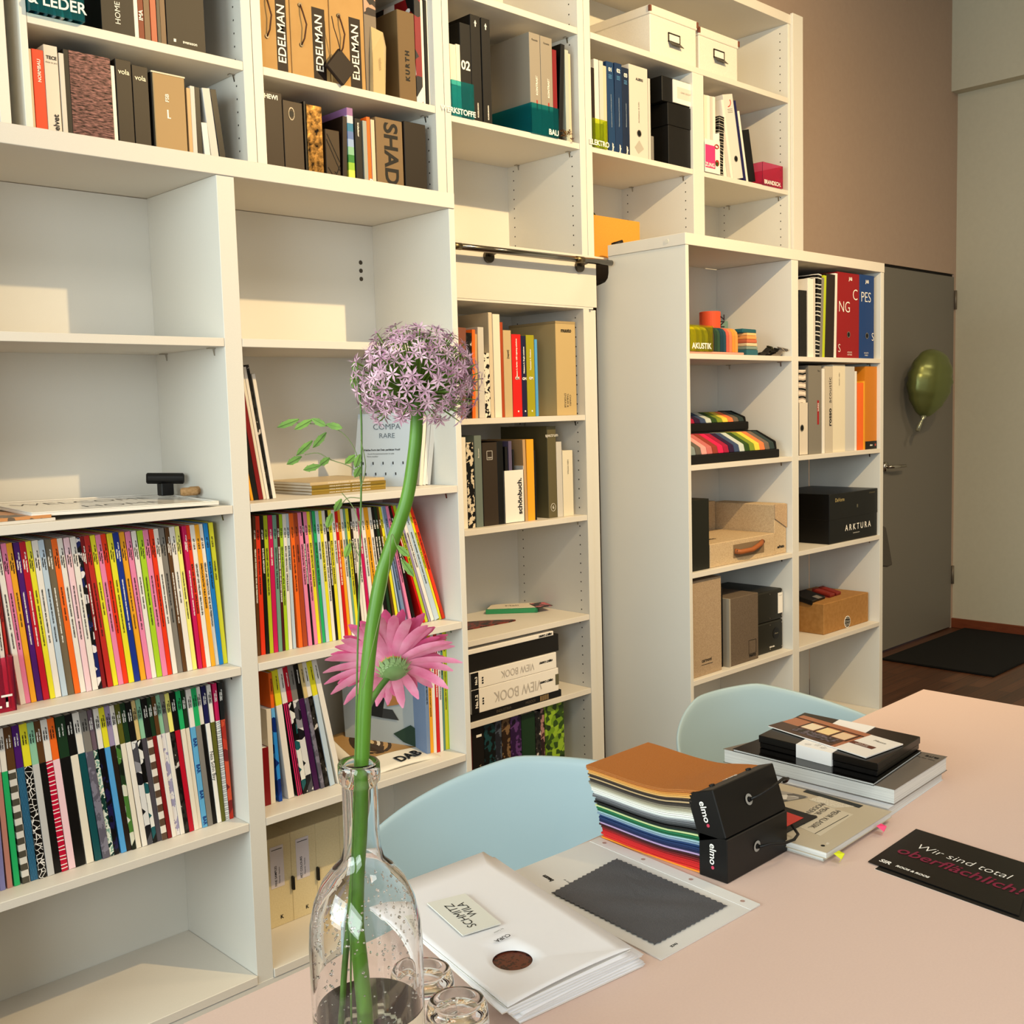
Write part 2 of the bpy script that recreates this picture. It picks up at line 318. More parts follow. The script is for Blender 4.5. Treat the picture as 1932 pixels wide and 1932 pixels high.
B().tube([(3.43, -.27, .972), (3.446, -.27, .972)], .004, 6).build('hook', STEEL, g)

# ------------------------------------------------------------------ measured rows: left x, thickness, height, lean in degrees, kind, colours
ROWS={
'b1C':(-0.285,0.831,0.215,'''
-0.0296 0.0093 0.3104 2.6421 m white
-0.0196 0.0101 0.3106 2.6819 m orange
-0.0082 0.0109 0.3119 2.498 m grey
0.0045 0.0081 0.3134 2.7649 m white
0.0161 0.0041 0.3165 3.3068 m brick
0.0303 0.0099 0.3194 5.044 m white
0.0407 0.0098 0.3193 4.6741 m pink
0.0512 0.01 0.3193 4.746 m amber
0.0631 0.0112 0.3189 4.5895 m purple
0.0751 0.0113 0.3189 4.6781 m crimson
0.088 0.0097 0.3191 4.9098 m yellow
0.098 0.012 0.3192 4.6768 m white
0.1117 0.0107 0.3191 4.9142 m paleblue
0.1235 0.013 0.3188 4.8183 m taupe
0.1379 0.0111 0.3186 5.0185 m orange
0.1496 0.0101 0.3188 5.0448 m white
0.1609 0.0107 0.3185 4.7725 m palepink
0.1737 0.0111 0.3186 4.8187 m white
0.1857 0.0083 0.3159 4.9288 m navypattern
0.1946 0.008 0.3183 4.9017 m darkred
0.2062 0.0102 0.3186 5.4902 m brick
0.2178 0.0102 0.3181 5.4196 m yellow
0.229 0.0103 0.3181 5.395 m pink
0.24 0.0104 0.3184 5.4156 m vermilion
0.2513 0.011 0.3185 5.1284 m yellow
0.2633 0.0117 0.3187 5.0887 m blue
0.2775 0.0115 0.3186 5.2905 m amber
0.2912 0.0104 0.3184 5.2793 m pink
0.3022 0.0102 0.3181 4.8787 m white
0.3137 0.0115 0.3178 4.6184 m lime
0.3261 0.0113 0.3179 4.7007 m pink
0.3381 0.0098 0.3178 4.3798 m vermilion
0.3501 0.0101 0.3182 4.7194 m white
0.3609 0.0125 0.3185 4.6088 m grey
0.3744 0.0088 0.3181 4.372 m brown
0.384 0.0123 0.3185 4.4715 m white
0.397 0.0101 0.3186 4.3772 m paleyellow
0.4108 0.008 0.3181 3.8329 m magenta
0.4207 0.0086 0.3183 4.1166 m vermilion
0.4296 0.0104 0.3183 4.0532 m white
0.4409 0.01 0.3182 4.1668 m amber
0.4513 0.0091 0.3184 4.111 m white
0.4611 0.0091 0.3188 3.9044 m azure
0.4709 0.0106 0.319 3.3699 m yellow'''),
'b1D':(-0.287,0.4749,0.215,'''
-0.0319 0.0096 0.3194 0.8283 m lavender brown
-0.0183 0.0097 0.3188 1.4919 m terracotta white
-0.0048 0.0104 0.318 2.1142 m green white
0.0103 0.0142 0.3185 2.9146 m checkgrey brown
0.0261 0.0139 0.3183 3.0146 m stripeblue purple
0.0421 0.014 0.3187 3.3335 m scribbleblack yellow
0.0588 0.0131 0.3184 3.7646 m palegrey mint
0.073 0.0127 0.3182 3.8986 m black brown
0.0867 0.0125 0.3187 4.0283 m stripered white
0.1014 0.0134 0.3182 4.3655 m palepink orange
0.1153 0.0193 0.318 4.0659 m black darkgreen
0.138 0.0149 0.3181 4.607 m cream black
0.156 0.0135 0.3187 5.1117 m teal white
0.1716 0.0148 0.3186 5.4199 m marblegrey grey
0.1871 0.0094 0.3184 5.2773 m floral mauve
0.1971 0.0102 0.3182 4.6689 m nightblue white
0.2116 0.011 0.3185 5.3916 m skyblue yellow
0.223 0.0111 0.3187 5.3449 m darkbrown lilac
0.2344 0.0087 0.3185 5.3191 m cactus white
0.2441 0.0103 0.3185 5.1728 m cream olive
0.2575 0.0107 0.3189 5.676 m white darkgreen
0.2689 0.0119 0.318 5.468 m blocksgrey black
0.2822 0.0087 0.3185 5.6423 m shards sand
0.2916 0.01 0.3186 5.433 m darkgrey mint
0.3022 0.0118 0.3184 5.2305 m checkbrown black
0.3158 0.0089 0.3184 5.4779 m darkred darkgreen
0.3253 0.0089 0.3186 5.3754 m white brown
0.3349 0.0099 0.3189 5.3153 m marblelilac mint
0.3456 0.0093 0.3189 5.3895 m white grey
0.3556 0.0094 0.3189 5.3415 m mottleblack paleyellow
0.3657 0.0111 0.3189 5.1056 m crimson black
0.3775 0.0102 0.3189 4.7254 m cream green
0.3884 0.0089 0.3179 4.4107 m cream darkgreen
0.398 0.011 0.3173 4.0611 m skybar white
0.4103 0.0121 0.3175 4.249 m grey green
0.4238 0.0101 0.3176 4.4383 m black white
0.4346 0.0099 0.3172 4.0334 m lettered navy
0.4452 0.0089 0.3175 3.6063 m olive white
0.4548 0.0096 0.3174 2.6844 m barcode magenta
0.4651 0.0097 0.3172 2.1329 m redblocks black'''),
'b2C':(-0.275,0.831,0.215,'''
0.563 0.0075 0.3227 -0.6772 m brown
0.5738 0.0114 0.3224 -0.1455 m vermilion
0.5872 0.0087 0.322 0.1576 m black
0.5963 0.0099 0.3218 0.0533 m yellowgreen
0.6069 0.0113 0.3214 -0.0306 m magenta
0.6191 0.0096 0.3211 0.0713 m sage
0.6299 0.0074 0.3212 0.2252 m maroon
0.6381 0.009 0.3211 0.3159 m lime
0.6474 0.009 0.3209 0.2217 m white
0.6599 0.0082 0.3208 0.7832 m paleblue
0.6747 0.0106 0.3209 1.9108 m orange
0.6869 0.0113 0.3209 2.1508 m rust
0.7016 0.0099 0.3211 2.6943 m pink
0.7125 0.0055 0.3209 2.8131 m black
0.7191 0.0092 0.321 2.9608 m pink
0.7289 0.0093 0.3212 3.0112 m yellow
0.7387 0.0036 0.3212 3.0542 m grey
0.7427 0.0078 0.3211 2.5821 m green
0.7526 0.0088 0.3208 2.9057 m paleblue
0.7617 0.0091 0.3207 2.8859 m yellow
0.7718 0.0088 0.3202 2.9956 m white
0.781 0.0065 0.3201 2.9759 m black
0.7879 0.0096 0.3201 2.7923 m yellow
0.798 0.008 0.3196 2.8375 m white
0.8078 0.0085 0.3197 3.1055 m red
0.8181 0.0086 0.3197 3.3667 m amber
0.8292 0.0079 0.3197 3.7677 m white
0.8375 0.0054 0.3193 3.6879 m sage
0.8434 0.0087 0.3191 3.6402 m yellow
0.8542 0.0067 0.3189 3.9753 m darkbrown
0.8614 0.0087 0.3185 3.8829 m white
0.8719 0.0084 0.3182 4.1608 m white
0.8829 0.0079 0.318 4.5795 m magenta
0.8936 0.0106 0.3179 5.0223 m white
0.9082 0.0134 0.3177 5.6867 m amber
0.9242 0.0101 0.3175 6.0836 m white
0.9373 0.0085 0.3172 6.5466 m black
0.9491 0.0085 0.3172 7.0749 m darkgreen
0.9624 0.0052 0.3174 7.8531 m brown
0.9708 0.0081 0.3177 8.3595 m yellow
0.9837 0.0032 0.3184 9.1505 m paleblue
0.995 0.009 0.3201 10.5173 m steelblue
1.0117 0.0077 0.321 11.7856 m pink
1.0244 0.0082 0.3217 12.5797 m black
1.0576 0.0053 0.3276 16.7578 m red
1.0636 0.0081 0.3266 16.4736 m yellowgreen
1.0748 0.0055 0.3266 16.8801 m lilac
1.0833 0.0098 0.3268 17.2756 m white
1.0955 0.0158 0.3266 17.5561 m paleblue
1.1126 0.0061 0.3257 17.592 m yellow
1.1217 0.0091 0.3256 17.9942 m vermilion'''),
'b2D':(-0.275,0.4749,0.215,'''
0.5576 0.0213 0.1387 0.0 m darkred
0.5796 0.0125 0.2268 0.1808 m cream
0.6011 0.0088 0.3113 2.3834 m bluefacets orange
0.6267 0.0162 0.3157 5.3915 m white yellow
0.6518 0.0134 0.3179 6.942 m pinkblack white
0.6688 0.0122 0.3191 7.4983 m shards crimson
0.6824 0.0162 0.3202 7.6791 m blocksgrey grey
0.7016 0.0133 0.3208 8.1372 m plum black
0.719 0.01 0.321 8.7855 m marblegrey sand
0.7318 0.0125 0.322 9.1895 m mottleblack white
0.7454 0.0132 0.3225 9.3059 m paleblue yellow
0.7681 0.0143 0.324 10.8888 m white white
1.0523 0.0118 0.324 0.0 m steelblue
1.065 0.0114 0.3235 0.0 m amber
1.0769 0.0105 0.3231 0.0 m white
1.0883 0.0106 0.3225 0.0 m red
1.0999 0.0092 0.3228 0.0 m white
1.11 0.0087 0.3226 0.0 m sage
1.1197 0.0102 0.3232 0.0 m yellow
1.1304 0.0054 0.3229 0.0 m lime'''),
'b2B':(-0.262,1.1888,0.2,'''
0.5747 0.006 0.28 8.9229 m amber
0.5811 0.0124 0.2886 8.1131 m black
0.5944 0.011 0.2918 8.1951 m darkred
0.6062 0.0072 0.3014 8.2773 m cream
0.6142 0.0068 0.3061 8.3581 m white
0.6218 0.0087 0.3108 8.4379 m mottleblack
0.6313 0.0087 0.2902 8.008 m white'''),
'b2Br':(-0.255,1.1888,0.2,'''
1.0745 0.011 0.1811 -7.2732 m cream
1.087 0.0106 0.1802 -8.4998 m white
1.0986 0.0148 0.1787 -9.1771 m white'''),
'c1':(0.03,1.357,0.22,'''
1.4638 0.0344 0.2747 -2.4675 h brownpink
1.5006 0.0236 0.2602 -2.0394 m mottleblack
1.526 0.0125 0.2705 -1.7298 m orange
1.5397 0.0108 0.2572 -1.5406 m tan
1.5551 0.0242 0.2789 -0.581 h whitegrey
1.5817 0.023 0.2009 -0.0041 m dotted
1.6051 0.0153 0.3256 0.0 h beige
1.6215 0.0297 0.3213 0.0 h cream
1.6524 0.012 0.2973 0.0 m rust
1.6668 0.0345 0.2732 0.0 h tapet
1.7032 0.0406 0.2617 0.0 h red
1.7451 0.0212 0.2581 0.0 h navy
1.7681 0.036 0.2611 0.0 h yellowgreen
1.8054 0.0115 0.2481 0.0 h skyblue
1.9065 0.0963 0.3109 0.0 x muuto'''),
'c2':(0.035,1.019,0.22,'''
1.4807 0.017 0.2816 0.0 m cream
1.5 0.0286 0.265 0.0 m blockstrip
1.5332 0.0296 0.2849 0.0 h greygreen
1.5663 0.0627 0.2614 0.0 h binderbrown
1.6308 0.0241 0.2632 0.0 m black
1.6574 0.087 0.1686 0.0 h holder
1.7475 0.012 0.2649 0.9651 m tan
1.7601 0.0324 0.2646 0.0 h amber
1.7932 0.0077 0.2279 0.0 m black
1.8593 0.041 0.3041 0.0 h olivebook
1.9016 0.0261 0.2512 0.2359 h whitegrey
1.9291 0.0497 0.2207 0.0 h creambook'''),
'c5':(0.03,0.08,0.24,'''
1.4708 0.0117 0.3079 0.0 h maroon
1.4842 0.0496 0.3092 0.0 h wild
1.535 0.047 0.3112 0.0 h nightteal
1.5832 0.0281 0.3095 0.0 h greyblue
1.6125 0.0372 0.3094 0.0 h brownphoto
1.651 0.0479 0.308 0.0 h violet
1.7002 0.0618 0.3064 0.0 h darkgreen
1.7633 0.0249 0.3018 0.0 h mottleblack
1.7895 0.0185 0.306 0.0 h pinkphoto
1.8094 0.0919 0.3112 0.0 h leaves'''),
'u1':(0.02,1.96,0.23,'''
0.2471 0.0063 0.2315 0.0 h beige
0.2548 0.025 0.2331 0.0 h redorange
0.2806 0.03 0.2471 0.0 h tece
0.3136 0.0109 0.2358 0.0 h whitegrey
0.3359 0.0951 0.247 0.0 x metallic
0.4322 0.0087 0.2318 0.0 m white
0.4439 0.037 0.2498 0.0 h voia
0.4836 0.0387 0.2437 0.0 h voia
0.5311 0.0861 0.2396 0.0 x fsb
0.6192 0.0092 0.2156 0.0 m tan
0.6288 0.0116 0.2222 0.0 m palegrey
0.6407 0.0129 0.2219 0.0 m black
0.6641 0.0148 0.1399 4.1677 m white
0.6833 0.0205 0.2242 5.8134 h palegrey
0.7067 0.0159 0.2247 6.4465 m black'''),
'u1t':(0.02,2.26,0.25,'''
0.4169 0.0784 0.3301 0.0 h homebinder
0.4959 0.0097 0.3546 0.0 m white
0.5063 0.0135 0.3582 0.0 h rustbinder
0.5211 0.0146 0.3318 0.0 m brown
0.5367 0.0144 0.3674 0.0 m rust
0.5521 0.0086 0.3406 0.0 m black
0.5615 0.0132 0.3432 0.0 m brown
0.5774 0.0999 0.3797 0.0 h svensson'''),
'u2':(0.02,1.96,0.24,'''
0.8312 0.0556 0.2491 0.0 h hewi
0.8903 0.0585 0.2351 0.0 h ringbinder
0.9532 0.0048 0.2417 0.0 m black
0.9618 0.0485 0.237 0.0 x sequin
1.0192 0.0454 0.1824 0.0 x arbox
1.069 0.0137 0.2251 -2.3475 m darkbrown
1.0921 0.0196 0.25 0.0 h stripes
1.1156 0.0208 0.2252 0.0 h darkbinder
1.1433 0.0131 0.2233 0.0 m glassy
1.1579 0.0112 0.2361 0.0 m orange
1.1716 0.0122 0.2311 0.0 m beige
1.1883 0.0943 0.2416 0.0 x shade
1.2878 0.0795 0.2458 0.0 x umber'''),
'u2t':(0.02,2.26,0.25,'''
0.8279 0.0944 0.2206 0.0 x edelman
0.924 0.121 0.2363 0.0 x edelman
1.0467 0.1126 0.2593 0.0 x edelman
1.1612 0.0415 0.2707 0.0 h leatherbook
1.2772 0.0619 0.2497 0.0 x kurth
1.3401 0.0234 0.3001 0.0 h photostrip
1.3645 0.0092 0.2949 0.0 m white
1.3758 0.0103 0.2973 0.0 m black
1.3871 0.0124 0.3002 0.0 m white'''),
'cu':(0.015,2.2455,0.26,'''
1.4527 0.0117 0.186 0.0 m red
1.4655 0.0237 0.2079 0.0 h cream
1.4903 0.0163 0.2123 0.0 h cream
1.5082 0.0412 0.278 0.0 h o2
1.5505 0.0392 0.3108 0.0 h blackarrow
1.5953 0.0353 0.3109 0.0 h blackarrow
1.8007 0.0479 0.3138 0.0 h kontrast
1.8498 0.0527 0.3128 0.0 h kontrast
1.9038 0.0193 0.2815 0.0 m darkred
1.9244 0.0181 0.3066 -3.7773 m black
1.9622 0.0171 0.2926 0.0 h paleg
1.9806 0.0106 0.2839 0.0 m beige'''),
'du':(0.015,2.2455,0.26,'''
2.0909 0.0152 0.2618 0.0 m darkbrown
2.1075 0.0223 0.2934 0.0 h white
2.1312 0.0197 0.2922 0.0 m whitegrey
2.1524 0.017 0.2799 0.0 m beige
2.175 0.0358 0.2979 1.1036 h nb1
2.2123 0.0364 0.3015 0.0 h nb2
2.2502 0.0339 0.2935 0.0 h nb3
2.2871 0.1014 0.3123 0.0 h albinder
2.3915 0.0124 0.2829 0.0 m whitegrey
2.407 0.014 0.0876 0.0 m grey'''),
'eu':(0.015,2.2455,0.24,'''
2.7209 0.0174 0.2851 0.0 m cream
2.74 0.0201 0.2868 0.0 m white
2.7619 0.0141 0.2873 0.0 m whitegrey
2.7777 0.0159 0.2885 0.0 m white
2.8492 0.0196 0.1737 10.9881 m white
2.871 0.0196 0.1721 11.4851 m whitegrey
2.8929 0.0157 0.2915 12.0077 h white
2.9132 0.0653 0.3147 12.7561 h ebinder
2.9823 0.0147 0.3042 13.1029 m navy
2.9994 0.013 0.2686 12.7651 m white
3.0146 0.0505 0.1997 13.2155 m black'''),
'p1r':(-0.325,1.5446,0.23,'''
2.822 0.0493 0.241 0.0 h darktextile
2.877 0.0385 0.2859 0.0 m white
2.9165 0.0126 0.2835 0.0 m whitegrey
2.9301 0.0026 0.2897 0.0 m white
2.9331 0.0252 0.3068 -3.3407 m scrolls
2.9605 0.0175 0.2953 -3.0193 m grey
2.9803 0.0195 0.3047 -2.6876 m yellowgreen
3.0022 0.0627 0.3113 -2.3617 m darkbrown
3.0689 0.0163 0.3181 -1.7737 m white
3.0935 0.1644 0.3244 -0.3332 h redbinder
3.2609 0.1154 0.3261 0.0 h bluebinder'''),
'p2r':(-0.325,1.185,0.23,'''
2.8155 0.0621 0.1928 0.0 h fileholder
2.8833 0.0924 0.3295 0.0 h greycatalog
2.9797 0.016 0.3179 0.0 m white
2.9998 0.0569 0.3271 0.0 h rosso
3.0588 0.0917 0.3339 0.0 h creambook
3.1526 0.0729 0.3285 0.0 h palegrey
3.2277 0.0131 0.3098 0.0 m white
3.2473 0.0462 0.265 0.0 h orange
3.2957 0.0111 0.2714 0.0 m amber
3.3091 0.1042 0.3297 0.0 h amberbinder'''),
}
# ------------------------------------------------------------------ books, magazines and binders
PALS = dict(white='E9E4DC', orange='EF7A2A', grey='8E8A84', brick='C2382E', pink='E892B4', amber='EDB032', purple='5A1F7C', crimson='C21536', yellow='E6DE3A', paleblue='C3D2DE', taupe='7E735F',
    palepink='EFD0D6', darkred='8E1A22', vermilion='E8481E', blue='1F3F96', lime='B2D235', brown='6B4A26', paleyellow='EEE98A', magenta='CC1C66', azure='1E8FCB', lavender='8C8BB8', terracotta='C08D80',
    green='2FB673', palegrey='C9C8C6', black='0E0C0A', cream='E6DFD0', teal='0E5B60', skyblue='62A9DA', darkbrown='33241A', olive='6E6E28', darkgreen='22452A', darkgrey='5B5760', mint='9CCBAE', sand='D9C48E',
    lilac='A79AB8', mauve='7D6B78', navy='23235E', rust='B2552C', yellowgreen='BFCB2E', sage='7FA795', maroon='5A1A20', red='CF1F1F', steelblue='8497B4', tan='C7A67C', beige='D6C9B2', whitegrey='CFCBC4',
    skyb='6FB2D8', redorange='E35B2C', umber='3E3023')
PN = dict(palepink='pale pink', darkred='dark red', paleblue='pale blue', paleyellow='pale yellow', darkbrown='dark brown', darkgreen='dark green', darkgrey='dark grey', yellowgreen='yellow green', palegrey='pale grey',
    steelblue='steel blue', whitegrey='grey white', skyblue='sky blue', redorange='red orange')
PATS = dict(
 navypattern=('black white and navy patterned', 'cells', ('14121A', '22306E', 'E8E4E4', '14121A'), 70), checkgrey=('grey checked', 'checks', ('5F5B50', 'DAD7D0'), 75), stripeblue=('blue striped', 'stripes', ('0E3A5A', '2E8FC0', '7CC4E2', '0E3A5A'), 110),
 scribbleblack=('black and white scribbled', 'edges', ('E8E6E2', '15120F'), 90), stripered=('red and white banded', 'wave', ('C21743', 'EFE9E4', 'C21743'), 16), marblegrey=('marbled grey', 'noise', ('6E6B78', '8B8896', '6E6B78'), 30),
 floral=('white and teal floral', 'noise', ('1E4A44', 'DFE6DC', '8FB3A6', 'E8E4DA'), 60), nightblue=('black and night blue', 'noise', ('0E0C14', '262352', '0E0C14'), 35), cactus=('cactus green', 'cells', ('1D2A1B', '5C8A45', 'D8D8C8', '2F4A2A'), 45),
 blocksgrey=('grey block printed', 'cells', ('5A5A62', 'DCDCDC', '22222A', '9A9AA2'), 40), shards=('black white and teal shard', 'cells', ('101010', 'E6E6E2', '2C6A70', '101010'), 48), checkbrown=('brown checked', 'checks', ('6A5546', 'E4DDD4'), 62),
 marblelilac=('white and lilac marbled', 'noise', ('E4E2E4', 'A9A6C4', 'E4E2E4'), 30), mottleblack=('black mottled', 'noise', ('14110F', '3A3733', 'CFC9C2'), 55), skybar=('sky blue lettered', 'solid', ('6FB2D8',), 1),
 lettered=('white hand lettered', 'solid', ('EDEBE6',), 1), barcode=('white and black barred', 'wave', ('E9E7E2', '14120F', 'E9E7E2'), 30), redblocks=('red block printed', 'cells', ('C23A24', 'E2603A', '8E1E1C', 'D84C2C'), 40),
 bluefacets=('blue faceted', 'cells', ('1458B0', '3E9AE0', '0C3A86', '78BCEC'), 32), pinkblack=('black and pink', 'stripes', ('14110F', 'DA2F74'), 60), plum=('plum purple', 'solid', ('4E1A56',), 1),
 dotted=('white dotted', 'cells', ('E6DFD2', '1A1714', 'E6DFD2', 'E6DFD2'), 120), scrolls=('black and white scrolled', 'wave', ('14110F', 'E8E4DC', '14110F'), 9), blockstrip=('black and cream photo', 'noise', ('15120F', 'D8CDB8', '15120F'), 40),
 nightteal=('dark teal printed', 'noise', ('0E1A1C', '23555C', '0E1A1C'), 35), brownphoto=('brown photo covered', 'noise', ('3A2A1E', '8A7256', '4A3626'), 30), violet=('violet printed', 'noise', ('3A1D4E', '6E4A86', '251432'), 30),
 pinkphoto=('dusky pink photo', 'noise', ('3A2426', 'B08A86', '5A3A3A'), 40), leaves=('green leaf photo', 'cells', ('3E5A12', '7FA224', '9EBE3A', '2A3E0C'), 60), brownpink=('brown', 'solid', ('8E5E4C',), 1),
 photostrip=('white picture strip', 'cells', ('E6E2DC', '8E1C22', '1C1A1A', 'B8B4B0'), 22), glassy=('translucent grey', 'solid', ('A9ACA6',), 1), paleg=('pale green grey', 'solid', ('B9C1B8',), 1), stripes=('rainbow striped', 'solid', ('FFFFFF',), 1),
 darktextile=('black textile', 'noise', ('14120F', '2E2A25', '14120F'), 200), greyblue=('grey blue printed', 'noise', ('2E3440', '5C6676', '2E3440'), 30))
def cmat(k):
    if k in PALS: return col(PALS[k], .42)
    if k == 'stripes': return RAINBOW
    d = PATS[k]
    if d[1] == 'solid': return col(d[2][0], .42)
    return pat(d[1], d[2], d[3])
def cname(k): return PN.get(k, k) if k in PALS else PATS[k][0]
m, nt, b = newmat('rainbow_band_print', 'FFFFFF', .4)
tc = nt.nodes.new('ShaderNodeTexCoord'); sp = nt.nodes.new('ShaderNodeSeparateXYZ'); ml = nt.nodes.new('ShaderNodeMath'); ml.operation = 'MULTIPLY'; ml.inputs[1].default_value = 4.0; r = nt.nodes.new('ShaderNodeValToRGB'); r.color_ramp.interpolation = 'CONSTANT'
nt.links.new(tc.outputs['Object'], sp.inputs[0]); nt.links.new(sp.outputs['Z'], ml.inputs[0]); nt.links.new(ml.outputs[0], r.inputs[0]); nt.links.new(r.outputs[0], b.inputs['Base Color'])
cs = ['C8502E', 'DE8A3A', 'E6C23A', 'E8E46A', '9CC04A', '3F8A46', '8FBCA0', '9FB4D8', '6E86B8', '3E86A8', 'C8CCD8', 'A07AA8']
r.color_ramp.elements[0].color = lin(cs[0]); r.color_ramp.elements[1].position = 1 / 12; r.color_ramp.elements[1].color = lin(cs[1])
for i in range(2, 12): e = r.color_ramp.elements.new(i / 12); e.color = lin(cs[i])
RAINBOW = m

def volume(name, w, h, d, mat, band=None, bandf=.25, t=.0009, pages=PAPER, pin=.0015, loc=None, rot=None, parent=None):
    """a bound volume: spine and two covers as one folded mesh, the page block inside as a part"""
    t = min(t, w * .3)
    b = B(); zb = h * (1 - bandf) if band else h
    for (z0, z1, mi) in (((0, zb, 0), (zb, h, 1)) if band else ((0, h, 0),)):
        b.box(0, 0, z0, w, t, z1, mi); b.box(0, t, z0, t, d, z1, mi); b.box(w - t, t, z0, w, d, z1, mi)
    o = b.build(name, [mat] + ([band] if band else []), parent, loc, rot, bevel=(.0006 if w > .007 else 0))
    B().box(t, t + .0002, pin, w - t, d - pin, h - pin).build('page_block', pages, o)
    return o
def ringhole(o, x, z, r=.012):
    c = B(); n = 20
    for k in range(n):
        a, q = 2 * PI * k / n, 2 * PI * (k + 1) / n
        c.face([(x + math.cos(s) * rr, -.0011, z + math.sin(s) * rr) for s, rr in ((a, r), (q, r), (q, r * .78), (a, r * .78))])
    c.build('finger_ring', STEEL, o)
    c = B(); c.tube([(x, -.0009, z), (x, -.0002, z)], r * .78, 20); c.build('finger_hole', col('0B0A09', .9), o)
ROWTXT = ['BAR HOTEL RESTAURANT', 'ÖFFENTLICHE BAUTEN  PUBLIC BUILDINGS', 'BÜRO UND VERWALTUNG  OFFICE BUILDINGS', 'WOHNEN  LIVING', 'VERKAUF UND PRÄSENTATION  RETAIL AND PRESENTATION', 'GESUNDHEIT UND WELLNESS  HEALTH AND SPA', 'BANKEN UND BEHÖRDEN  BANKS AND AUTHORITY BUILDINGS']
DARKC = {'purple', 'crimson', 'blue', 'black', 'taupe', 'darkred', 'maroon', 'darkgreen', 'brown', 'darkbrown', 'navy', 'olive', 'darkgrey', 'mauve', 'teal', 'magenta', 'red'}
WHERE = dict(b1C='upper magazine row of the left bay', b1D='lower magazine row of the left bay', b2C='upper magazine row of the middle bay', b2D='lower magazine row of the middle bay', b2B='leaning at the left above the middle magazines',
    b2Br='beside the shaped leaflet', c1='top lower shelf behind the rail', c2='shelf with the white holder', c5='bottom shelf behind the chair', u1='far left, just above the thick board', u1t='top left shelf', u2='under the carton boxes',
    u2t='beside the carton boxes', cu='shelf with the teal tray', du='shelf of the navy volumes', eu='shelf with the pink trays', p1r='top right of the sliding bookcase', p2r='second right of the sliding bookcase')
GROUP = dict(b1C='magazines in the upper row, left bay', b1D='magazines in the lower row, left bay', b2C='magazines in the upper row, middle bay', b2D='magazines in the lower row, middle bay')
SPECIAL = {}   # builder per keyword
def sp_(k):
    def w(f): SPECIAL[k] = f; return f
    return w
def hard(w, h, d, hexc, rough=.5, mat=None, t=.002, name='book'): return volume(name, w, h, d, mat or col(hexc, rough), t=t, pin=.004)
def binder(w, h, d, hexc, ring=None, mat=None, name='ring_binder', rough=.5):
    o = volume(name, w, h, d, mat or col(hexc, rough), t=.002, pin=.012)
    if ring: ringhole(o, w / 2, ring, min(.012, w * .3))
    return o
def slipbox(w, h, d, hexc, mat=None, name='box', lid=None):
    o = B().box(0, 0, 0, w, d, h).build(name, mat or col(hexc, .55), bevel=.0015)
    return o
@sp_('tece')
def f(w, h, d):
    o = hard(w, h, d, 'DCD2C6'); text('TECE', .010, o, (w * .52, -.001, h - .027), DX, DZ, INK, 'CENTER', .0003); text('close to you', .0052, o, (w * .5, -.001, h - .037), DX, DZ, INK, 'CENTER')
    text('velvet', .018, o, (w * .62, -.001, .078), DZ, DNX, INK, 'CENTER', .0004); return o, 'book', 'pale book lettered TECE and velvet beside the orange one', 'book'
@sp_('redorange')
def f(w, h, d):
    o = hard(w, h, d, 'E8552A'); text('NORMBAU', .010, o, (w * .55, -.001, h - .045), DZ, DNX, INKW, 'CENTER', .0002); return o, 'book', 'orange book with a white NORMBAU title on its spine', 'book'
m, nt, b = newmat('metallic_weave', '3A2C30', .40, .7); noisy(nt, b, 70, .16, '0C080B', '6E565C', .35, (1, 1, 3.5), 8); WEAVE = m
m, nt, b = newmat('gold_sequin', '8A6A3A', .3, .8); noisy(nt, b, 55, .16, '1C1208', 'B8935A', .6, None, 8); SEQ = m
@sp_('metallic')
def f(w, h, d):
    o = B().box(-.012, .001, 0, w, d, h).build('sample_box', BLACK, bevel=.001); B().box(0, 0, .001, w, .0018, h - .001).build('woven_face', WEAVE, o); return o, 'sample_box', 'large sample box with a glittering metallic woven front', 'box'
@sp_('voia')
def f(w, h, d):
    o = hard(w, h, d, '342A1E', name='binder'); text('vola', .0165, o, (w * .5, -.001, h - .028), DX, DZ, col('E8DEC8', .4), 'CENTER', .0002); return o, 'binder', None, 'binder'
@sp_('fsb')
def f(w, h, d):
    o = B().box(0, .004, 0, w, d, h).build('catalogue_box', col('2E2A24', .6), bevel=.001); B().box(.003, 0, .002, w - .003, .006, h - .004).build('front_face', col('B39A74', .7), o, bevel=.001)
    B().box(0, .002, h - .003, w, d, h + .0005).build('rim', col('D8D0BC', .5), o)
    text('FSB', .013, o, (w * .42, -.001, h - .058), DZ, DNX, INKW, 'CENTER', .0002); q = B(); q.box(w * .40, -.0006, h - .105, w * .44, -.0001, h - .085); q.box(w * .44, -.0006, h - .105, w * .50, -.0001, h - .1025); q.build('printed_mark', INKW, o)
    return o, 'catalogue_box', 'tan catalogue box lettered FSB with a thin pale rim', 'box'
@sp_('homebinder')
def f(w, h, d):
    o = binder(w, h, d, '1E1610'); text('HOME', .018, o, (w * .5, -.001, .052), DZ, DNX, INKW, 'CENTER'); return o, 'ring_binder', 'dark brown binder lettered HOME on the top left shelf', 'binder'
@sp_('rustbinder')
def f(w, h, d):
    o = hard(w, h, d, '8A3F1E'); text('IMA', .014, o, (w * .5, -.001, .06), DZ, DNX, INKW, 'CENTER', .0003); return o, 'book', 'rust brown book with white letters beside the HOME binder', 'book'
@sp_('svensson')
def f(w, h, d):
    o = hard(w, h, d, '261B10', name='sample_book'); text('svensson', .0105, o, (w * .58, -.001, .022), DX, DZ, INKW, 'CENTER', .0002); B().box(w * .16, -.0006, .018, w * .22, -.0001, .025).build('printed_mark', INKW, o); return o, 'sample_book', 'wide dark brown sample book lettered svensson', 'book'
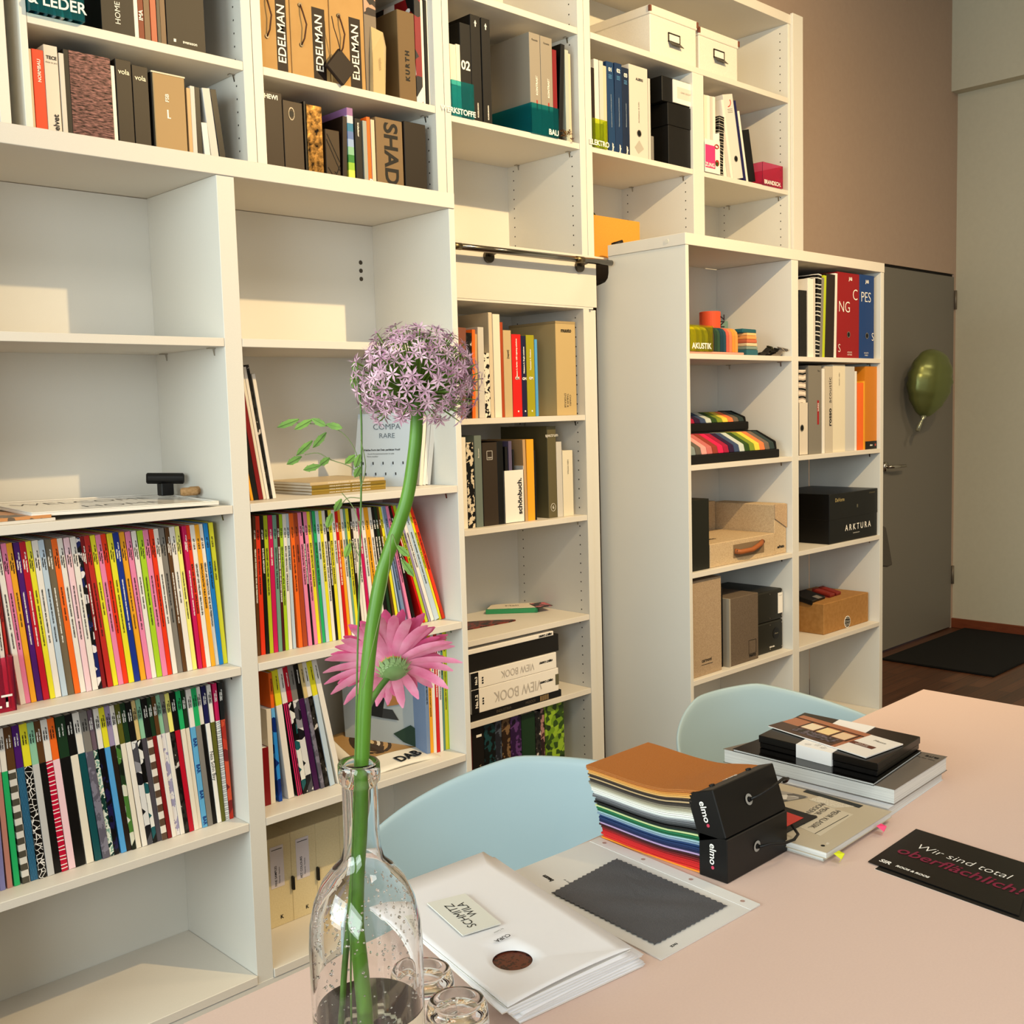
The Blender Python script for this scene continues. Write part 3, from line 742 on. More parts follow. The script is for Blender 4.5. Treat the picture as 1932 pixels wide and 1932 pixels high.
@sp_('hewi')
def f(w, h, d):
    o = binder(w, h, d, '3C2E20'); text('HEWI', .016, o, (w * .42, -.001, h - .014), DX, DZ, INKW, 'CENTER', .0005); return o, 'ring_binder', 'brown binder lettered HEWI at the left under the carton boxes', 'binder'
@sp_('ringbinder')
def f(w, h, d):
    o = binder(w, h, d, '4E4030'); c = B()
    for k in range(16):
        a, q = 2 * PI * k / 16, 2 * PI * (k + 1) / 16; c.face([(w * .42 + math.cos(s) * rr * .55, -.001, h - .032 + math.sin(s) * rr) for s, rr in ((a, .017), (q, .017), (q, .0135), (a, .0135))])
    c.build('finger_ring', STEEL, o); B().tube([(w * .42, -.0008, h - .032), (w * .42, -.0002, h - .032)], .0075, 16).build('finger_hole', BLACK, o); return o, 'ring_binder', 'grey brown binder with an oval steel finger ring', 'binder'
@sp_('sequin')
def f(w, h, d):
    o = B().box(0, 0, 0, w, d, h).build('sample_box', SEQ, bevel=.001); B().box(.004, -.0008, .036, w - .002, 0, .050).build('label_strip', WHITE, o); return o, 'sample_box', 'sample box with a glittering gold front under the carton boxes', 'box'
@sp_('arbox')
def f(w, h, d):
    o = slipbox(w, h, d, '4E3E2A'); c = B()
    for p, q in (((.1, .93), (.95, .55)), ((.05, .85), (.95, .42)), ((.1, .45), (.55, .3)), ((.55, .3), (.95, .5))): c.tube([(p[0] * w, -.0006, p[1] * h), (q[0] * w, -.0006, q[1] * h)], .0009, 5)
    c.build('printed_lines', INK, o); text('ARCHE', .012, o, (w * .6, -.001, .055), DNZ, DX, INK, 'CENTER'); return o, 'box', 'short brown carton box with crossing black lines on its front', 'box'
@sp_('darkbinder')
def f(w, h, d):
    o = hard(w, h, d, '1C1611'); text('krukadecor', .008, o, (w * .5, -.001, h - .03), DNZ, DX, INKW, 'CENTER', .0002); return o, 'book', 'dark book with white downward lettering beside the rainbow spine', 'book'
@sp_('shade')
def f(w, h, d):
    o = slipbox(w, h, d, '8A7456'); text('SHADE', .066, o, (w * .52, -.001, h - .112), DNZ, DX, INK, 'CENTER', .0016, res=4); return o, 'box', 'tan carton box lettered SHADE in big black capitals', 'box'
@sp_('umber')
def f(w, h, d):
    o = slipbox(w, h, d, '2C2114'); return o, 'box', 'dark brown box right of the one lettered SHADE', 'box'
CARD = None
m, nt, b = newmat('corrugated_carton', 'BE9C6A', .8); noisy(nt, b, 14, .4, 'B69462', 'C6A674', .1, None, 5); CARD = m
EDI = [0]
@sp_('edelman')
def f(w, h, d):
    h = .36; k = EDI[0]; EDI[0] += 1
    o = B().box(0, 0, 0, w, d, h).build('carton_box', CARD, bevel=.0025, seg=2)
    B().box(w * .55, -.0008, .006, w * .88, -.0001, .19).build('black_label', col('2A1A10', .6), o); text('EDELMAN', .033, o, (w * .72, -.0012, .100), DZ, DNX, INKW, 'CENTER', .0004, res=4)
    g = o
    for z in (.085, .185): B().tube([(w * .25, -.003, z), (w * .25, .0, z)], .0058, 14).build('eyelet', DSTEEL, g)
    B().tube([(w * .25, -.003, .185), (w * .27, -.010, .165), (w * .33, -.014, .135), (w * .29, -.010, .10), (w * .25, -.003, .085)], .0022, 8).build('carrying_cord', col('5A3A22', .7), g, smooth=True)
    return o, 'carton_box', ('kraft carton box lettered EDELMAN at the left end of its shelf', 'middle one of the three kraft cartons lettered EDELMAN', 'rightmost kraft carton lettered EDELMAN, with a dark tag on its cord')[k], 'box'
@sp_('leatherbook')
def f(w, h, d):
    h = .34; o = hard(w, h, d, '8A7E70', name='sample_book'); text('leather by elmo', .010, o, (w * .5, -.001, .06), DNZ, DX, INKW, 'CENTER', .0001); B().box(.001, -.0006, h - .13, w - .001, -.0001, h - .001).build('cover_photo', pat('cells', ('2A1A16', 'C8A08A', '8A4A3A', '14100E'), 40), o); return o, 'sample_book', 'grey brown sample book lettered leather by elmo', 'book'
@sp_('kurth')
def f(w, h, d):
    o = slipbox(w, h, d, '7E6848'); text('K U R T H', .019, o, (w * .52, -.001, .10), DZ, DNX, INK, 'CENTER', .001); return o, 'box', 'tan carton box with vertical black KURTH lettering', 'box'
@sp_('o2')
def f(w, h, d):
    o = hard(w, h, d, '0D0B09'); text('02', .036, o, (w * .46, -.001, h * .56), DX, DZ, INKW, 'CENTER', .001); return o, 'book', 'black volume with a large white 02 on its spine', 'book'
BA = [0]
@sp_('blackarrow')
def f(w, h, d):
    o = binder(w, h, d, '140F0B'); c = B(); x = w * .5; z = h - .022
    c.prism([(x - .005, z - .002), (x + .005, z - .002), (x, z + .008)], 0, .0006, 0, Matrix(((1, 0, 0, 0), (0, 0, -1, 0), (0, 1, 0, 0), (0, 0, 0, 1)))); c.box(x - .002, -.0006, z - .011, x + .002, 0, z - .001); c.build('printed_arrow', INKW, o)
    text('KUGELMANN', .007, o, (w * .55, -.001, .035), DZ, DNX, INKW, 'CENTER', .0002); BA[0] += 1
    return o, 'ring_binder', ('black binder with a white arrow, next to the volume numbered 02', 'black binder with a white arrow, next to the open gap')[BA[0] - 1], 'binder'
KN = [0]
@sp_('kontrast')
def f(w, h, d):
    o = hard(w, h, d, 'A39B8E', name='binder', rough=.35); text('Fassade', .0085, o, (w * .5, -.001, h - .021), DX, DZ, INK, 'CENTER'); text('KONTRAST', .0115, o, (w * .62, -.001, .155), DZ, DNX, INKW, 'CENTER', .0003); B().box(w * .56, -.0006, .08, w * .66, -.0001, .11).build('printed_bar', col('B23A2A'), o)
    KN[0] += 1; return o, 'binder', ('left one of the two grey binders lettered Fassade', 'right one of the two grey binders lettered Fassade')[KN[0] - 1], 'binder'
NB = ['01', '02', '03']
def nb(i):
    def g(w, h, d):
        o = hard(w, h, d, ('1E4A74', '1B4068', '18304F')[i]); text(NB[i], .018, o, (w * .5, -.001, h - .026), DX, DZ, INKW, 'CENTER', .0006)
        for k in range(3): B().box(w * .25, -.0006, h - .045 - k * .005, w * .72, -.0001, h - .0425 - k * .005).build('printed_bar', col('5C8EB4'), o)
        text(('Installationssysteme und Schalterprogramme', 'Gebäudesteuerung und Kommunikation', 'Zählerplatzsysteme und Verteiler')[i], .006, o, (w * .5, -.001, h * .46), DZ, DNX, col('B9C6D2'), 'CENTER'); text('hager', .012, o, (w * .55, -.001, .018), DZ, DNX, INKW, 'CENTER', .0004)
        return o, 'catalogue', ('leftmost of the three navy catalogues, numbered 01', 'middle one of the three navy catalogues, numbered 02', 'rightmost of the three navy catalogues, numbered 03')[i], 'catalogue'
    return g
for i in range(3): SPECIAL['nb%d' % (i + 1)] = nb(i)
@sp_('albinder')
def f(w, h, d):
    o = binder(w, h, d, 'D5CFC6', .085, rough=.35); text('ALBERS', .012, o, (w * .55, -.001, h - .045), DX, DZ, INK, 'CENTER', .0003); text('Architektur & Licht', .009, o, (w * .5, -.001, h * .5), DZ, DNX, col('6B675F'), 'CENTER')
    c = B(); c.face([(w * .25, -.0006, .035), (w * .45, -.0006, .015), (w * .75, -.0006, .035), (w * .5, -.0006, .062)]); c.build('printed_mark', col('B9B4AA'), o); return o, 'ring_binder', 'wide white ring binder right of the navy catalogues', 'binder'
@sp_('ebinder')
def f(w, h, d):
    o = binder(w, h, d, 'DDD8D2', .075, rough=.35); c = B(); c.tube([(w * (.35 + .35 * math.cos(a)), -.0008, h - .03 + .016 * math.sin(a)) for a in [-1.5 + .3 * k for k in range(8)]], .0018, 5); c.build('printed_mark', col('C8342C'), o)
    for k in range(3): B().box(w * .3, -.0006, h - .056 - k * .006, w * .8, -.0001, h - .0545 - k * .006).build('printed_bar', col('6B675F'), o)
    return o, 'ring_binder', 'white ring binder leaning left with a red curved mark', 'binder'
@sp_('redbinder')
def f(w, h, d):
    o = binder(w, h, d, '9C1620', .090); text('JAB', .017, o, (w * .58, -.001, h - .022), DX, DZ, INKW, 'CENTER', .0006); text('NG', .060, o, (w * .30, -.001, h - .132), DX, DZ, INKW, 'CENTER', -.0006); text('S', .045, o, (w * .07, -.001, .035), DX, DZ, INKW, 'CENTER', -.0006); text('ACOUSTIC', .0075, o, (w * .55, -.001, .022), DX, DZ, INKW, 'CENTER'); text('CURTAINS', .0075, o, (w * .55, -.001, .013), DX, DZ, INKW, 'CENTER')
    text('C', .060, o, (w * .80, -.001, h - .082), DX, DZ, INKW, 'CENTER', -.0006); return o, 'ring_binder', 'dark red ring binder with large thin white letters NG', 'binder'
@sp_('bluebinder')
def f(w, h, d):
    o = binder(w, h, d, '1C4A84', .090); text('JAB', .017, o, (w * .5, -.001, h - .026), DX, DZ, INKW, 'CENTER', .0006); text('PES', .056, o, (w * .42, -.001, h - .088), DX, DZ, INKW, 'CENTER', -.0006); text('ACOUSTIC', .0075, o, (w * .45, -.001, .022), DX, DZ, INKW, 'CENTER'); text('PANELS', .0075, o, (w * .45, -.001, .013), DX, DZ, INKW, 'CENTER'); text('S', .045, o, (w * .9, -.001, .085), DX, DZ, INKW, 'CENTER', -.0006)
    return o, 'ring_binder', 'blue ring binder with thin white letters PES', 'binder'
@sp_('fileholder')
def f(w, h, d):
    o = B(); o.box(0, 0, 0, w, .0015, h); o.box(0, 0, 0, .0015, d, h); o.box(w - .0015, 0, 0, w, d, h); o.box(0, 0, 0, w, d, .0015); o = o.build('magazine_holder', col('DAD2C6', .6)); ringhole(o, w * .32, .10, .013)
    B().box(.006, .004, .003, w - .008, .012, h + .120).build('striped_booklet', pat('wave', ('E8DED2', '5A1A1C', 'E8DED2', '17120F'), 11), o); return o, 'magazine_holder', 'white file holder with a striped booklet standing in it', 'holder'
@sp_('greycatalog')
def f(w, h, d):
    o = hard(w, h, d, '8C877E', .35, name='catalogue'); text('Flux', .009, o, (w * .78, -.001, h - .02), DX, DZ, INK, 'CENTER'); B().box(w * .66, -.0006, .11, w * .80, -.0001, .20).build('printed_bar', col('A82A30'), o); text('LUNO', .011, o, (w * .73, -.0011, .175), DZ, DNX, INKW, 'CENTER', .0003); return o, 'catalogue', 'thick grey catalogue with a short red bar on its spine', 'catalogue'
@sp_('rosso')
def f(w, h, d):
    o = hard(w, h, d, 'C9C0B0', name='catalogue'); text('rosso', .030, o, (w * .62, -.001, .135), DZ, DNX, INK, 'CENTER', .0008, res=4); text('acoustic', .030, o, (w * .62, -.001, .238), DZ, DNX, INK, 'CENTER', -.0002, res=4); return o, 'catalogue', 'beige catalogue with vertical rossoacoustic lettering', 'catalogue'
@sp_('amberbinder')
def f(w, h, d):
    o = hard(w, h, d, 'D08A22', name='binder'); B().box(0, -.0008, 0, w, -.0001, .032).build('black_label', BLACK, o); text('silent', .010, o, (w * .45, -.0011, .016), DX, DZ, INKW, 'CENTER', .0003); B().tube([(w * .78, -.001, .016), (w * .78, -.0004, .016)], .005, 12).build('printed_dot', col('C2503A'), o); return o, 'binder', 'amber yellow binder with a black base label', 'binder'
@sp_('tapet')
def f(w, h, d):
    o = hard(w, h, d, 'C9B48E'); text('[tapet]', .010, o, (w * .55, -.001, h - .075), DZ, DNX, INK, 'CENTER', .0002); return o, 'book', 'beige book lettered [tapet], left of the red one', 'book'
def cat3(hexc, label, title):
    def g(w, h, d):
        o = hard(w, h, d, hexc, name='catalogue'); text(title, .0075, o, (w * .48, -.001, h * .70), DZ, DNX, INKW, 'CENTER', .0003); text('GM', .012, o, (w * .5, -.001, h * .47), DX, DZ, INKW, 'CENTER', .0004); B().tube([(w * .55, -.001, .018), (w * .55, -.0003, .018)], .0028, 12).build('printed_dot', INKW, o); return o, 'catalogue', label, 'catalogue'
    return g
SPECIAL['red'] = cat3('D8221C', 'bright red catalogue with white spine lettering', 'Miniature 2. Serien  LED Lighting solutions')
SPECIAL['navy'] = cat3('1F1B4A', 'dark navy catalogue beside the bright red one', 'Miniature 2. Single solutions')
SPECIAL['yellowgreen'] = cat3('A9A41E', 'olive yellow catalogue between the navy and pale blue ones', 'Technical A. Outdoor')
@sp_('muuto')
def f(w, h, d):
    o = B().box(0, 0, 0, w, d, h - .008).build('catalogue_box', col('C9B386', .7), bevel=.001); B().box(0, 0, h - .0078, w, d, h).build('lid_edge', col('B39F78', .7), o); text('muuto', .019, o, (w * .52, -.001, h - .03), DX, DZ, INK, 'CENTER', .0006)
    for k, s in enumerate(('CHAIRS', 'TABLES &', 'STORAGE')): text(s, .011, o, (w * (.66 - k * .13), -.001, .05), DNZ, DX, col('5A5344'), 'CENTER')
    return o, 'catalogue_box', 'tall beige box lettered muuto at the end of its shelf', 'box'
@sp_('binderbrown')
def f(w, h, d):
    o = binder(w, h, d, '43372A'); c = B(); x, z = w * .48, h - .04
    for q in ((x - .012, z - .014, x + .012, z - .013), (x - .012, z + .013, x + .012, z + .014), (x - .012, z - .014, x - .011, z + .014), (x + .011, z - .014, x + .012, z + .014)): c.box(q[0], -.0006, q[1], q[2], 0, q[3])
    c.build('printed_frame', INKW, o); text('nomi', .008, o, (x, -.001, z - .007), DX, DZ, INKW, 'CENTER'); return o, 'ring_binder', 'dark brown binder with a thin square frame on its spine', 'binder'
@sp_('holder')
def f(w, h, d):
    b = B(); b.box(0, 0, 0, w, .0015, h); b.box(0, 0, 0, .0015, d * .9, h); b.box(w - .0015, 0, 0, w, d, h + .012); b.box(0, 0, 0, w, d, .0015); o = b.build('magazine_holder', WHITE); text('schönbuch.', .026, o, (w * .78, -.001, h * .5), DZ, DNX, INK, 'CENTER', .0008, res=4)
    for x0, x1, hh, c in ((.010, .021, .245, '1C1917'), (.026, .040, .262, '6E6580'), (.043, .050, .235, '1C1917')): B().box(x0, .004, .003, x1, d - .01, hh).build('held_magazine', col(c), o)
    return o, 'magazine_holder', 'white magazine holder lettered schönbuch. with dark magazines in it', 'holder'
@sp_('olivebook')
def f(w, h, d):
    o = hard(w, h, d, '6E6648', name='catalogue'); text('spectrum', .016, o, (w * .5, -.001, h - .03), DX, DZ, INKW, 'CENTER'); text('6', .016, o, (w * .5, -.001, .035), DX, DZ, INKW, 'CENTER')
    c = B(); c.tube([(w * .5 + .011 * math.cos(a), -.0007, .035 + .013 * math.sin(a)) for a in [k * PI / 8 for k in range(17)]], .0006, 4, cap=False); c.build('printed_ring', INKW, o); return o, 'catalogue', 'thick olive catalogue with a circled 6 near its foot', 'catalogue'
@sp_('creambook')
def f(w, h, d):
    o = hard(w, h, d, 'E2DAC6'); text('NERI VISTRIA', .0085, o, (w * .5, -.001, h - .055), DNZ, DX, col('6B6456'), 'CENTER'); return o, 'book', None, 'book'
@sp_('wild')
def f(w, h, d):
    o = hard(w, h, d, '1A1612'); B().box(w * .35, -.0006, h - .032, w * .8, -.0001, h - .024).build('printed_tag', INKW, o); text('Wild Element', .012, o, (w * .6, -.001, h * .5), DNZ, DX, col('B9A88A'), 'CENTER'); return o, 'book', 'black book lettered Wild Element behind the chair', 'book'
@sp_('greygreen')
def f(w, h, d):
    o = hard(w, h, d, '7A857F'); text('Baumann', .008, o, (w * .55, -.001, h - .055), DZ, DNX, INKW, 'CENTER'); return o, 'book', 'grey green book left of the dark brown framed binder', 'book'

ALLLAB = {}
def unique(label):
    assert label not in ALLLAB, label
    ALLLAB[label] = 1; return label
ORD = ['first', 'second', 'third', 'fourth', 'fifth', 'sixth', 'seventh', 'eighth']
def build_row(key, Y, Z, D, src):
    its = [l.split() for l in src.strip().splitlines()]
    names = [cname(i[5]) if (i[5] in PALS or i[5] in PATS) else None for i in its]
    plain = []; prevn = None
    lab = []
    for k, i in enumerate(its):
        n = names[k] or 'larger'
        nl = (names[k - 1] or None) if k else None; nr = (names[k + 1] or None) if k + 1 < len(its) else None
        if key in GROUP:
            noun = 'magazine'
            if k == 0: s = f'{n} {noun} at the left end'
            elif k == len(its) - 1: s = f'{n} {noun} at the right end'
            else: s = f'{n} {noun} between {nl.split()[0] if len(nl.split())>2 else nl} and {nr.split()[0] if len(nr.split())>2 else nr}'
        else:
            noun = 'book' if i[4] != 'm' else 'booklet'
            s = f'{n} {noun}' + (f' right of the {nl} one' if nl else '')
        lab.append(s)
    for k, i in enumerate(its):
        x0, w, h, tilt = map(float, i[:4]); kw = i[5]; band = i[6] if len(i) > 6 else None
        th = math.radians(-tilt)
        z = Z - min(0, -w * math.sin(th)) + .0002
        x = x0 if tilt >= 0 else x0
        dd = D + random.uniform(-.004, .004); yy = Y + random.uniform(-.0015, .0015)
        label = None
        if kw in SPECIAL and not (key == 'b2C' or key == 'b2D' or key == 'b1C') and not (kw == 'red' and key == 'cu') and not (kw == 'navy' and key == 'eu') and not (kw == 'yellowgreen' and key == 'p1r'):
            o, nm, label, cat = SPECIAL[kw](w, h, dd)
            if label is None: label = {'voia': 'left' if 'voia_done' not in ALLLAB else 'right'}.get(kw, '')
            if kw == 'voia':
                label = ('left' if 'v' not in VO else 'right') + ' one of the two brown binders lettered vola'; VO['v'] = 1
            if kw == 'creambook': label = 'cream book at the right end of the shelf with the white holder' if key == 'c2' else 'thick cream catalogue right of the rossoacoustic one'
        else:
            cat = 'magazine' if i[4] == 'm' else 'book'; nm = 'magazine' if key in GROUP else ('booklet' if i[4] == 'm' else 'book')
            if key not in GROUP: cat = nm
            o = volume(nm, w, h, dd, cmat(kw), cmat(band) if band else None, .27, t=.0008 if i[4] == 'm' else .002, pin=.0012 if i[4] == 'm' else .003)
            s = lab[k]; c = lab.count(s)
            if c > 1: s = ORD[lab[:k].count(s)] + ' ' + s
            label = s + ', ' + WHERE[key]
            if len(label.split()) > 16: label = label.replace('magazine row of', 'row,')
            if key in GROUP: o['group'] = GROUP[key]
            ink = INKW if kw in DARKC else INK
            if key == 'b1C' and w > .004:
                if k > 37:
                    text('AIT %d.2018' % (k - 38), min(.0052, w * .62), o, (w * .42, -.0006, h - .030), DNZ, DX, ink, 'LEFT', .0002, name='spine_text'); text(ROWTXT[(k * 3) % 7], min(.0052, w * .62), o, (w * .42, -.0006, h - .085), DNZ, DX, ink, 'LEFT', .0002, name='spine_text')
                else:
                    s4 = min(.0032, w * .36)
                    text('AIT %d.2006  Öffentliche Bauten' % (k % 9 + 1), s4, o, (w * .62, -.0006, h - .020), DNZ, DX, ink, 'LEFT', .0002, name='spine_text')
                    text('Office Buildings', s4, o, (w * .24, -.0006, h - .034), DNZ, DX, ink, 'LEFT', .0002, name='spine_text')
                    text((ROWTXT[k % 7] + '  ·  ' + ROWTXT[(k + 3) % 7])[:62], s4, o, (w * .45, -.0006, h - .098), DNZ, DX, ink, 'LEFT', .0002, name='spine_text')
            if key == 'b1D' and w > .005 and band:
                i2 = INKW if band in DARKC else INK
                text('AIT %d.2009  Bauten' % (k % 9 + 1), min(.0032, w * .36), o, (w * .62, -.0006, h - .016), DNZ, DX, i2, 'LEFT', .0002, name='spine_text'); text('Public Buildings', min(.0032, w * .36), o, (w * .25, -.0006, h - .022), DNZ, DX, i2, 'LEFT', .0002, name='spine_text')
                if kw == 'skybar':
                    for q in range(4): text('BAR', .011, o, (w * .5, -.0006, h * (.62 - .19 * q)), DNZ, DX, col('15408A'), 'CENTER', .0003)
                if kw == 'lettered': text('Nea Sohn Bay', .012, o, (w * .5, -.0006, h * .42), DNZ, DX, INK, 'CENTER')
            if key == 'b2C' and w > .0045:
                text('AIT %d.2019' % (k % 11 + 1), min(.0050, w * .6), o, (w * .45, -.0006, h - .032), DNZ, DX, ink, 'LEFT', .0002, name='spine_text'); text(ROWTXT[(k * 5 + 4) % 7], min(.0050, w * .6), o, (w * .45, -.0006, h - .075), DNZ, DX, ink, 'LEFT', .0002, name='spine_text')
            if key == 'b2D' and w > .0045:
                if k > 11: text('AIT %d.2020' % (k - 10), min(.0050, w * .6), o, (w * .45, -.0006, h - .032), DNZ, DX, ink, 'LEFT', .0002, name='spine_text'); text(ROWTXT[k % 7], min(.0050, w * .6), o, (w * .45, -.0006, h - .075), DNZ, DX, ink, 'LEFT', .0002, name='spine_text')
                elif band: text('AIT %d.2013 Architektur' % (k % 9 + 1), min(.0036, w * .36), o, (w * .6, -.0006, h - .014), DNZ, DX, INKW if band in DARKC else INK, 'LEFT', .0002, name='spine_text')
        o.name = nm; o.location = (x, yy, z); o.rotation_euler = (0, th, 0)
        tag(o, unique(label), cat)
VO = {}
for key, (Y, Z, D, src) in ROWS.items(): build_row(key, Y, Z, D, src)

# measured stalk lines of the bouquet
ALL=[[-0.2438,-1.7745,0.7574],[-0.2372,-1.7726,0.8206],[-0.2325,-1.768,0.8915],[-0.2315,-1.7628,0.9389],[-0.2311,-1.7589,0.9728],[-0.2273,-1.7576,1.0107],[-0.2222,-1.7576,1.0486],[-0.2185,-1.7569,1.0823],[-0.216,-1.756,1.1076],[-0.2099,-1.7553,1.1582],[-0.2017,-1.7567,1.2087],[-0.1931,-1.7598,1.2486],[-0.1829,-1.7657,1.2799],[-0.1734,-1.7711,1.3092],[-0.1666,-1.7733,1.3428],[-0.1629,-1.7736,1.368],[-0.161,-1.7725,1.3912]]
GER=[[-0.2479,-1.756,0.7727],[-0.2437,-1.7489,0.858],[-0.2374,-1.7468,0.922],[-0.2277,-1.7479,0.9857],[-0.2223,-1.7476,1.0283],[-0.2168,-1.7474,1.0709],[-0.2061,-1.7362,1.101],[-0.197,-1.7316,1.1203],[-0.1881,-1.7294,1.1359],[-0.1779,-1.7306,1.1485],[-0.1684,-1.7333,1.158]]
GRS=[[-0.2495,-1.7713,0.826],[-0.2424,-1.7645,0.9306],[-0.2348,-1.7611,1.0142],[-0.2283,-1.7593,1.0769],[-0.2238,-1.7582,1.1186],[-0.2176,-1.7561,1.1813],[-0.2111,-1.7542,1.2439],[-0.2049,-1.7521,1.3066],[-0.1993,-1.7494,1.3693],[-0.1983,-1.7461,1.4028],[-0.1996,-1.7431,1.4154]]
SPK=[[-0.2519,-1.7098,1.3684,-0.239,-1.7215,1.3744],[-0.2424,-1.7193,1.3664,-0.2313,-1.729,1.3741],[-0.224,-1.7368,1.3684,-0.2317,-1.7286,1.3746],[-0.2149,-1.7459,1.3665,-0.2239,-1.7367,1.37],[-0.2332,-1.7301,1.3516,-0.2245,-1.737,1.3636],[-0.243,-1.7214,1.346,-0.2327,-1.7298,1.3575],[-0.249,-1.7165,1.3393,-0.2399,-1.7244,1.3454],[-0.2401,-1.7257,1.3346,-0.2297,-1.7352,1.338],[-0.2305,-1.7345,1.338,-0.2242,-1.7398,1.3437],[-0.2161,-1.7483,1.3386,-0.2097,-1.7536,1.3453],[-0.2106,-1.7541,1.3351,-0.207,-1.7562,1.3457],[-0.2116,-1.7541,1.3276,-0.2074,-1.757,1.3361],[-0.2251,-1.7445,1.3013,-0.2204,-1.7478,1.3113],[-0.2304,-1.741,1.2886,-0.2267,-1.743,1.3003],[-0.2061,-1.7504,1.3973,-0.2055,-1.7494,1.4091],[-0.2044,-1.7504,1.4101,-0.2035,-1.7501,1.4187],[-0.2223,-1.7518,1.2651,-0.2182,-1.7543,1.2767],[-0.186,-1.787,1.2648,-0.1922,-1.7799,1.2736],[-0.1846,-1.7904,1.2486,-0.1904,-1.783,1.2628]]
BRN=[[[-0.2067,-1.756,1.3278],[-0.2078,-1.7525,1.3466],[-0.2132,-1.7454,1.3614],[-0.223,-1.7349,1.3689],[-0.2393,-1.7188,1.3716]],[[-0.2067,-1.756,1.3278],[-0.2123,-1.7495,1.3364],[-0.2223,-1.7391,1.3418],[-0.2294,-1.7316,1.3475],[-0.2369,-1.7244,1.3465]],[[-0.2074,-1.7559,1.3237],[-0.2077,-1.7543,1.3341],[-0.2104,-1.7508,1.3405]],[[-0.2043,-1.7546,1.3569],[-0.2033,-1.7582,1.336],[-0.2074,-1.7564,1.3195]],[[-0.2087,-1.7562,1.3113],[-0.2159,-1.7492,1.3115],[-0.2211,-1.7453,1.3034]],[[-0.2105,-1.7577,1.2864],[-0.2127,-1.7534,1.3031],[-0.2185,-1.7461,1.3158]],[[-0.2129,-1.7581,1.2656],[-0.2166,-1.7529,1.2783],[-0.2176,-1.7525,1.2741]],[[-0.2199,-1.7648,1.1618],[-0.1991,-1.7742,1.2443],[-0.1935,-1.7747,1.2815],[-0.1912,-1.778,1.2731],[-0.1872,-1.7836,1.2605]],[[-0.2015,-1.7535,1.3859],[-0.2046,-1.7489,1.3986],[-0.2038,-1.7484,1.4089]]]
HEAD=[-0.1599,-1.7719,1.4039]
GC=[-0.1657,-1.7346,1.1631]
BOT=[-0.2263,-1.7646,0.9641]
# ------------------------------------------------------------------ trays, boxes and loose things in the upper shelves
def Tn(name, label, cat, loc=(0, 0, 0), rot=(0, 0, 0), group=None): return tag(empty(name, loc, rot), unique(label), cat, group)
def solid(name, x0, x1, y0, y1, z0, z1, mat, label, cat, bevel=.0015, rot=0.):
    o = B().box(-(x1 - x0) / 2, -(y1 - y0) / 2, 0, (x1 - x0) / 2, (y1 - y0) / 2, z1 - z0).build(name, mat, bevel=bevel, seg=2); o.location = ((x0 + x1) / 2, (y0 + y1) / 2, z0); o.rotation_euler = (0, 0, rot)
    return tag(o, unique(label), cat)
def tray(x0, x1, y0, y1, z0, h, hexc, label, txt, tsize, tx=None, tz=.011):
    t = .0022; b = B(); b.box(x0, y0, z0, x1, y0 + t, z0 + h); b.box(x0, y0 + t, z0, x0 + t, y1, z0 + h); b.box(x1 - t, y0 + t, z0, x1, y1, z0 + h)
    o = b.build('acrylic_tray', acrylic(hexc)); tag(o, unique(label), 'tray')
    text(txt, tsize, o, (tx if tx is not None else (x0 + x1) / 2, y0 - .0006, z0 + tz), DX, DZ, INKW, 'CENTER', .0006, res=4); return o
tray(.243, .362, -.018, .235, 2.2614, .105, '58C0C8', 'teal acrylic tray lettered STOFFE & LEDER on the top left shelf', 'STOFFE', .034, tz=.060)
text('& LEDER', .034, bpy.data.objects['acrylic_tray'], (.302, -.0186, 2.2614 + .026), DX, DZ, INKW, 'CENTER', .0006, res=4)
for k in range(5):
    tag(B().box(0, 0, 0, .004, .22, .33).build('brochure', col(('2E5A66', '3E6A74', '8A9AA0', 'C9C4BA', '6B8A90')[k]), loc=(.262 + k * .018, -.008, 2.2616), rot=(0, math.radians(-3 - k * 1.2), 0)), unique(('leftmost', 'second', 'third', 'fourth', 'rightmost')[k] + ' brochure standing in the teal tray lettered STOFFE & LEDER'), 'brochure', 'brochures in the top left teal tray')
tray(1.453, 1.541, -.004, .24, 2.2457, .100, '62D0D4', 'turquoise acrylic tray lettered WERKSTOFFE beside the 02 volume', 'WERKSTOFFE', .022, 1.478, .012)
tray(1.783, 1.906, -.005, .24, 2.2457, .092, '3FB4BE', 'teal acrylic tray lettered BAU around the grey binders', 'BAU', .024, 1.882, .013)
tray(2.074, 2.146, -.004, .23, 2.2457, .092, 'D4E250', 'yellow green acrylic tray lettered ELEKTRO', 'ELEKTRO', .024, 2.104, .013)
tray(3.085, 3.232, -.004, .22, 2.2457, .088, 'F07AA0', 'pink acrylic tray lettered BRANDSCH. at the right end of its shelf', 'BRANDSCH.', .022, 3.155, .012)
t = Tn('magazine_holder', 'white file holder with a pink label beside the leaning white papers', 'holder')
b = B(); b.box(2.700, -.004, 2.2457, 2.795, -.002, 2.365); b.box(2.793, -.002, 2.2457, 2.795, .23, 2.40); b.build('holder_body', WHITE, t); B().box(2.701, -.0055, 2.262, 2.762, -.0045, 2.345).build('pink_label', col('DE4C86'), t)
text('ZUNG', .020, t, (2.728, -.0062, 2.272), DX, DZ, INKW, 'CENTER', .0004)
B().tube([(2.772 + .012 * math.cos(a), -.0058, 2.345 + .007 * math.sin(a)) for a in [k * PI / 6 for k in range(13)]], .002, 5, cap=False).build('printed_ring', col('B23A2E'), t); B().tube([(2.775, -.0058, 2.285), (2.775, -.0045, 2.285)], .012, 12).build('printed_dot', pat('cells', ('3A5A1E', 'B23A2E', '1E1A14'), 90), t)
